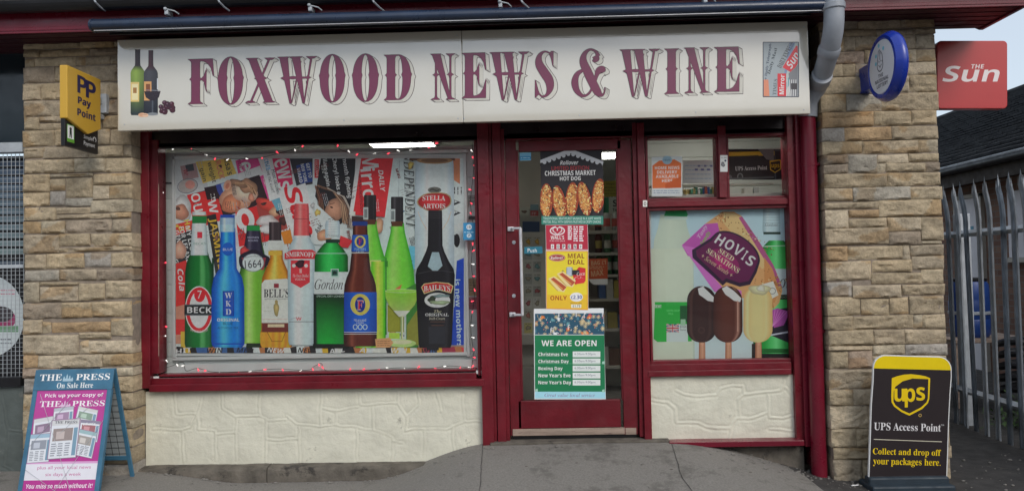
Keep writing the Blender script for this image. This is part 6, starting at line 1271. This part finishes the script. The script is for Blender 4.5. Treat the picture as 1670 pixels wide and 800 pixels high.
def page(cx, cy, w_, h, a, head, c):
    head = tuple(k*.45+100 for k in head); c = tuple(k*.5+72 for k in c)
    a = R(a); f = lambda x, y: (cx+x*w_*math.cos(a)-y*h*math.sin(a), cy+x*w_*math.sin(a)+y*h*math.cos(a))
    q = lambda x0, y0, x1, y1, cc: P.poly([f(x0, y0), f(x1, y0), f(x1, y1), f(x0, y1)], cc)
    q(-.53, -.52, .53, .52, (140, 116, 140)); q(-.5, -.5, .5, .5, (200, 204, 210)); q(-.5, .36, .5, .5, head); q(-.42, -.05, .3, .28, c); q(-.3, 0, .0, .2, tuple(min(255, k+40) for k in c)); q(.33, -.45, .47, .28, (110, 140, 160))
    for k in range(6):
        y = -.12-k*.06
        for j in range(3): q(-.44+j*.25, y-.018, -.24+j*.25+rg.uniform(-.05, 0), y+.01, (130, 134, 144))
page(.21, .50, .26, .22, 6, (196, 196, 204), (110, 70, 110)); page(.43, .60, .24, .18, 4, (150, 160, 180), (150, 100, 150)); page(.72, .60, .25, .16, -8, (196, 200, 196), (110, 150, 120)); page(.19, .37, .26, .22, 2, (90, 150, 190), (120, 130, 150)); page(.78, .50, .24, .16, -4, (60, 50, 90), (150, 50, 60)); page(.75, .40, .24, .20, -8, (90, 150, 160), (150, 140, 130)); page(.48, .44, .34, .30, 2, (196, 198, 202), (130, 106, 100))
P.text('THE PRESS', .48, .572, .28, .022, (60, 60, 70), 's'); P.text("what's", .77, .555, .16, .022, (214, 214, 220), 'b')
P.quad = None; at_root(P.build('poster', MAT['printed_gloss'], ab), ab)
b = MB()
for a, c in (((.06, .62), (.55, .2)), ((.10, .20), (.66, .98)), ((.44, .98), (.94, .42)), ((.42, .52), (.90, .20)), ((.06, .80), (.50, .98))): b.tube([AF(a[0], a[1], .007), AF(c[0], c[1], .007)], .0012, 5)
at_root(b.build('retaining_wire', MAT['galv'], ab), ab)

# ================================================================== PARCEL PAVEMENT SIGN AT RIGHT
UY = -.36
pb = empty('parcel_sign', 'black and yellow upright parcel point board standing on the pavement', 'sign', loc=(X(1481, 795, UY), UY, gz(X(1481, 795, UY), UY)))
out_ = []
for cx, cy, a0 in ((1531, 602, -90), ): pass
def upts(e=0):
    o = [(1417-e, 792), (1419-e, 740), (1421.5-e, 660), (1424.5-e, 620), (1425-e, 600)]
    for k in range(7): a = R(180+90*k/6); o.append((1444+(19+e)*math.cos(a), 598.5+(19+e)*math.sin(a)))
    for k in range(7): a = R(270+90*k/6); o.append((1531+(20+e)*math.cos(a), 602+(20+e)*math.sin(a)))
    return o + [(1551+e, 615), (1549+e, 640), (1546.5+e, 690), (1545+e, 740), (1543+e, 792)]
b = MB(); b.prism([W(px, py, UY) for px, py in upts(1.2)], (0, .018, 0), .001); at_root(b.build('white_edge', MAT['glossw'], pb), pb)
P = Print((0, UY-.0006, 0), FRONT, 1.15); P.poly(upts(-.4), (44, 38, 40)); P.poly([(1424.5, 600)]+upts(-.4)[5:19]+[(1550.5, 603), (1424.5, 600)], (222, 196, 20))
for k in range(1): pass
YW = (222, 190, 22)
def shield(k, dx=0, dy=0):
    cx, cy = 1484+dx, 642+dy; o = [(1454.5, 616), (1462, 613), (1474, 610.2), (1486, 609.4), (1500, 611), (1510, 613), (1517, 616), (1516.5, 630), (1515.5, 650), (1513, 657), (1504, 666), (1483, 677), (1470, 671), (1458, 662), (1454, 655), (1453.5, 646)]
    return [(cx+(x-cx)*k, cy+(y-cy)*k) for x, y in o]
P.poly(shield(1.0), YW); P.poly([(1457.5, 638), (1460, 630), (1472, 621), (1488, 616.5), (1514, 617.5), (1513.2, 649), (1511, 655), (1502, 663.5), (1483, 673.4), (1471, 668), (1460.5, 660), (1457, 654)], (48, 40, 40))
P.text('u', 1467, 643.5, 17, 21, YW, 'b'); P.text('p', 1484, 648, 17, 31, YW, 'b'); P.text('s', 1501.5, 641.5, 14, 22, YW, 'b'); P.ring(1500.5, 676.5, 2.6, 2.6, .8, (200, 170, 90), n=12)
for args in (('UPS Access Point', 1480, 695.5, 109, 12.5, (214, 212, 214), 's', 1.4),): P.text(*args)
P.text('TM', 1537, 692.5, 5, 2.4, (200, 200, 200), 'b'); P.line([(1425, 715.5), (1536, 719.5)], 1.1, (206, 200, 180)); P.text('Collect and drop off', 1479, 737.5, 111, 13, YW, 's', 1.4); P.text('your packages here.', 1479, 753.5, 110, 14, YW, 's', 1.4)
at_root(P.build('printed_face', MAT['printed_gloss'], pb), pb)
b = MB(); c = W(1480, 790, UY); gzz = gz(c.x, UY); b.box(c.x-.262, c.x+.262, UY-.09, UY+.12, gzz-.01, gzz+.035, .012); b.box(c.x-.255, c.x+.255, UY-.03, UY+.05, gzz+.02, gzz+.075, .012); at_root(b.build('rubber_base', mat('dark_blue_rubber', (.02, .035, .05), .6, noise_amt=.2), pb), pb)

# ================================================================== SIDE YARD AT RIGHT
fA, fB = Vector((3.80, 1.60, 0)), Vector((3.75, .44, 0)); fd = (fB-fA).normalized()
fence = empty('palisade_fence', 'grey galvanised palisade fence running back beside the right pillar', 'fence', loc=(3.8, 1.6, gz(3.8, 1.6)))
pm = None; zg = -.16
def pale_mesh():
    bm = bmesh.new(); prof = [(-.034, .0), (-.030, .012), (-.016, .012), (-.009, -.006), (.009, -.006), (.016, .012), (.030, .012), (.034, .0)]
    zs_ = [0, .5, 1.0, 1.5, 1.82, 1.90, 1.97, 2.03]; off = [0, 0, 0, 0, 0, .006, .016, .028]; rings = []
    for z, o in zip(zs_, off): rings.append([bm.verts.new((o, x, z)) if False else bm.verts.new((-y-o, x, z)) for x, y in prof])
    tips = [(.0, 2.10, -.025), (.0, 2.15, .0), (.0, 2.10, .025)]
    for a, c in zip(rings, rings[1:]):
        for k in range(7): bm.faces.new((a[k], a[k+1], c[k+1], c[k]))
    top = rings[-1]
    for (i0, i1, ty, tz) in ((0, 2, -.026, 2.10), (2, 5, 0, 2.15), (5, 7, .026, 2.10)):
        tp = bm.verts.new((-.034, ty, tz))
        for k in range(i0, i1): bm.faces.new((top[k], top[k+1], tp))
    r = bmesh.ops.solidify(bm, geom=bm.faces[:], thickness=.003)
    me = bpy.data.meshes.new('pale'); bmesh.ops.recalc_face_normals(bm, faces=bm.faces[:]); bm.to_mesh(me); bm.free(); me.materials.append(MAT['galv']); return me
pm = pale_mesh(); ang = math.atan2(fd.y, fd.x)+math.pi/2
for k in range(-9, 17):
    p = fA + fd*(.166*k); o = bpy.data.objects.new('pale', pm); COL.objects.link(o); o.parent = fence; o.matrix_parent_inverse = Matrix.Translation(-fence.location); o.location = (p.x, p.y, zg+.02); o.rotation_euler = (R(random.uniform(-.5, .5)), R(random.uniform(-.6, .6)), ang+R(random.uniform(-4, 4)))
for z in (.34, 1.72):
    b = MB(); p, q = fA-fd*1.8, fA+fd*2.9; b.tube([p+Vector((.035, 0, zg+z)), q+Vector((.035, 0, zg+z))], .03, 4); at_root(b.build('rail', MAT['galv'], fence), fence)
b = MB(); b.box(3.83, 3.93, 1.5, 1.6, zg-.1, zg+1.9, .004); at_root(b.build('fence_post', MAT['galv'], fence), fence)

XB = 6.0
rb = empty('brick_outbuilding', 'dark brick building with dark tiled roof behind the palisade fence', 'building', loc=(XB, 6, -.2))
ze = Z(1600, 282, 0); 
def yat(px): return XB*F/(px-862) - D
ez = CH + 158/F*(XB*F/738)
b = MB(); b.box(XB, XB+5, -3, 14, -.3, ez-.06, 0); at_root(b.build('brick_wall', MAT['brick'], rb), rb)
rx, rz_ = XB+2.6, CH+ (256/F)*((XB+2.6)*F/738)*.985
# tiled roof: rows of lapped tiles as real steps
bm = bmesh.new(); n = 22; ex, ezz = XB-.32, ez-.05
for k in range(n):
    x0_, x1_ = ex+(rx-ex)*k/n, ex+(rx-ex)*(k+1)/n; z0_, z1_ = ezz+(rz_-ezz)*k/n, ezz+(rz_-ezz)*(k+1)/n
    y = -3.0; j = 0
    while y < 14:
        w_ = .30; dz = random.uniform(-.004, .006); 
        vs = [bm.verts.new(v) for v in ((x0_-.02, y+.005, z0_+.045+dz), (x0_-.02, y+w_-.005, z0_+.045+dz), (x1_, y+w_-.005, z1_+.012+dz), (x1_, y+.005, z1_+.012+dz))]; bm.faces.new(vs)
        vb = [bm.verts.new(v) for v in ((x0_-.02, y+.005, z0_+.015), (x0_-.02, y+w_-.005, z0_+.015))]; bm.faces.new((vb[0], vb[1], vs[1], vs[0])); y += w_
me = bpy.data.meshes.new('roof_tiles'); bm.to_mesh(me); bm.free(); at_root(link('roof_tiles', me, MAT['tile'], rb), rb)
b = MB(); b.prism([Vector((ex, -3, ezz)), Vector((rx, -3, rz_)), Vector((rx+2.9, -3, ezz)), Vector((rx+2.9, -3, ezz-.1)), Vector((ex, -3, ezz-.08))], (0, 17, 0)); at_root(b.build('roof_body', MAT['tile'], rb), rb)
b = MB(); b.tube([(rx, -3, rz_+.02), (rx, 14, rz_+.02)], .07, 8); at_root(b.build('ridge', MAT['tile'], rb), rb)
b = MB(); b.tube([(ex-.05, -3, ezz-.03), (ex-.05, 14, ezz-.03)], .055, 10); at_root(b.build('gutter', MAT['black'], rb, True), rb)
b = MB(); b.box(ex-.115, ex-.095, -3, 14, ezz+.012, ezz+.028, 0); at_root(b.build('gutter_lip', MAT['galv'], rb), rb)
b = MB(); b.box(ex+.0, ex+.03, -3, 14, ezz-.24, ezz-.07, 0); b.box(ex+.03, XB, -3, 14, ezz-.20, ezz-.17, 0); at_root(b.build('eaves_board', mat('brown_weathered_board', (.05, .042, .036), .8, noise_amt=.3), rb), rb)
def onwall(px, py): return hit(px, py, Vector((XB, 0, 0)), Vector((1, 0, 0)))
ya, yb2 = yat(1594), yat(1556); zt2, zb2 = onwall(1575, 325).z, -.2
WD = mat('pale_painted_door', (.72, .72, .78), .5, noise_amt=.06)
b = MB(); b.box(XB-.03, XB+.02, ya, yb2, zb2, zt2, .01); dr = b.build('door', WD, rb); at_root(dr, rb)
b = MB(); b.box(XB-.05, XB+.02, ya-.05, ya-.002, zb2, zt2+.05, .004); b.box(XB-.05, XB+.02, yb2+.002, yb2+.05, zb2, zt2+.05, .004); b.box(XB-.05, XB+.02, ya-.05, yb2+.05, zt2+.002, zt2+.055, .004); b.build('door_frame', MAT['shelf'], dr)
P = Print((XB-.031, 0, 0), (-1, 0, 0), 1.2); z1_, z0_ = onwall(1574, 370).z, onwall(1574, 383).z
P.quad = [Vector((XB-.031, yb2-.28, z0_)), Vector((XB-.031, ya+.16, z0_)), Vector((XB-.031, ya+.16, z1_)), Vector((XB-.031, yb2-.28, z1_))]; P.rect(0, 0, 1, .46, (60, 130, 160)); P.rect(0, .54, 1, 1, (60, 130, 160)); P.lines(.1, .65, .9, .85, 1, (170, 200, 210), .12); P.lines(.1, .15, .9, .35, 1, (170, 200, 210), .12); P.quad = None; P.build('door_notice', MAT['printed'], dr)
yc, yd = yat(1680), yat(1636); zt3, zb3 = onwall(1650, 312).z, onwall(1650, 420).z
b = MB(); b.box(XB-.02, XB+.02, yc, yd, zb3, zt3, .004); wn = b.build('boarded_window', WD, rb); at_root(wn, rb)
b = MB(); b.box(XB-.09, XB+.02, yc-.05, yd+.05, zb3-.06, zb3-.003, .004); b.build('sill', MAT['shelf'], wn)
# blue barrel and clutter beyond the fence
bp = hit(1583, 540, Vector((0, 2.6, 0)), Vector((0, 1, 0))); 
bl = empty('barrel', 'blue plastic barrel with a pale band behind the palisade fence', 'barrel', loc=(bp.x, 2.6, .2))
zt4, zb4 = Z(1583, 457, 2.6), Z(1583, 548, 2.6)
b = MB(); h = zt4-zb4; b.lathe([(.0, 0), (.16, 0), (.18, .03), (.19, h*.3), (.182, h*.32), (.19, h*.36), (.195, h*.62), (.187, h*.65), (.19, h*.69), (.175, h*.93), (.15, h), (0, h)], (bp.x, 2.6, zb4), 'z', 24); at_root(b.build('drum', MAT['barrel'], bl, True), bl)
b = MB(); b.lathe([(.194, 0), (.199, .004), (.199, .03), (.194, .034)], (bp.x, 2.6, zb4+h*.40), 'z', 24); at_root(b.build('band', MAT['galv'], bl, True), bl)
b = MB(); b.lathe([(.155, 0), (.165, .01), (.165, .03), (.12, .04), (0, .04)], (bp.x, 2.6, zt4-.01), 'z', 24); at_root(b.build('lid', MAT['black'], bl, True), bl)
tb = MB(); tb.box(bp.x-.35, bp.x+.5, 2.3, 3.0, zb4-.04, zb4-.002, .006)
for dx in (-.3, .45):
    for dy in (2.35, 2.95): tb.box(bp.x+dx-.025, bp.x+dx+.025, dy-.025, dy+.025, -.18, zb4-.04, .004)
tag(tb.build('workbench', MAT['wood']), 'low weathered wooden bench under the blue barrel', 'bench')
t = MB()
for k in range(5): 
    zc_ = .10+.11*k; t.tube([(4.62+.17*math.cos(a*.5236), 2.0+.17*math.sin(a*.5236), zc_+.02*math.sin(a)) for a in range(13)], .03, 8)
tag(t.build('hose_coil', MAT['black'], None, True), 'dark coiled hose heaped on the ground behind the fence', 'hose')
rg = random.Random(44); wd = bmesh.new()
for k in range(900):
    x, y = rg.gauss(4.35, .16), rg.gauss(1.35, .2); z = gz(x, y)+abs(rg.gauss(0, .11)); s_ = rg.uniform(.015, .04); a = rg.uniform(0, 6.3); t_ = rg.uniform(-.8, .8)
    d = Vector((math.cos(a), math.sin(a), t_)).normalized()*s_; n_ = Vector((-math.sin(a), math.cos(a), rg.uniform(-.4, .4)))*s_*.35; c = Vector((x, y, z))
    wd.faces.new([wd.verts.new(v) for v in (c-d, c+n_, c+d, c-n_)])
me = bpy.data.meshes.new('weeds'); wd.to_mesh(me); wd.free(); tag(link('weeds', me, MAT['leaf']), 'low green weeds growing at the foot of the palisade fence', 'weeds', kind='stuff')

# litter and loose stones on the pavement
rg = random.Random(71); pb_ = MB()
for k in range(700):
    if k > 420: x, y = rg.uniform(-3.2, 2.6), -abs(rg.gauss(0, .55))-.12
    elif k < 120: x, y = rg.uniform(-2.7, .2), -.13-abs(rg.gauss(0, .03))
    elif k < 250: x, y = rg.uniform(1.15, 2.2), rg.uniform(-.35, .02)
    else: x, y = rg.uniform(1.9, 3.6), rg.uniform(-.9, .5)
    s_ = (abs(rg.gauss(.004, .004))+.002)*(.45 if k > 420 else 1); pb_.ball((x, y, gz(x, y)+s_*.4), s_*rg.uniform(.8, 1.6), s_, s_*.6, 1)
tag(pb_.build('grit', MAT['concrete']), 'loose grit and dead leaf crumbs along the foot of the shop wall', 'grit', kind='stuff')

rg = random.Random(90); gm = MB()
for k in range(22):
    x, y = rg.uniform(-2.4, 2.4), rg.uniform(-1.6, -.12); rr_ = rg.uniform(.006, .013); gm.ball((x, y, gz(x, y)+.001), rr_, rr_*rg.uniform(.7, 1), .0018, 2)
tag(gm.build('gum_spots', MAT['kerb']), 'small dark trodden gum spots scattered over the pavement', 'gum', kind='stuff')
b = MB(); c = W(1381, 777, -.2); zz = gz(c.x, -.3); b.tube([(c.x-.02, -.32, zz+.006), (c.x+.03, -.31, zz+.006)], .004, 8); tag(b.build('cigarette_end', MAT['glossw']), 'white cigarette end lying by the foot of the right stone pillar', 'litter')

finish_prints()
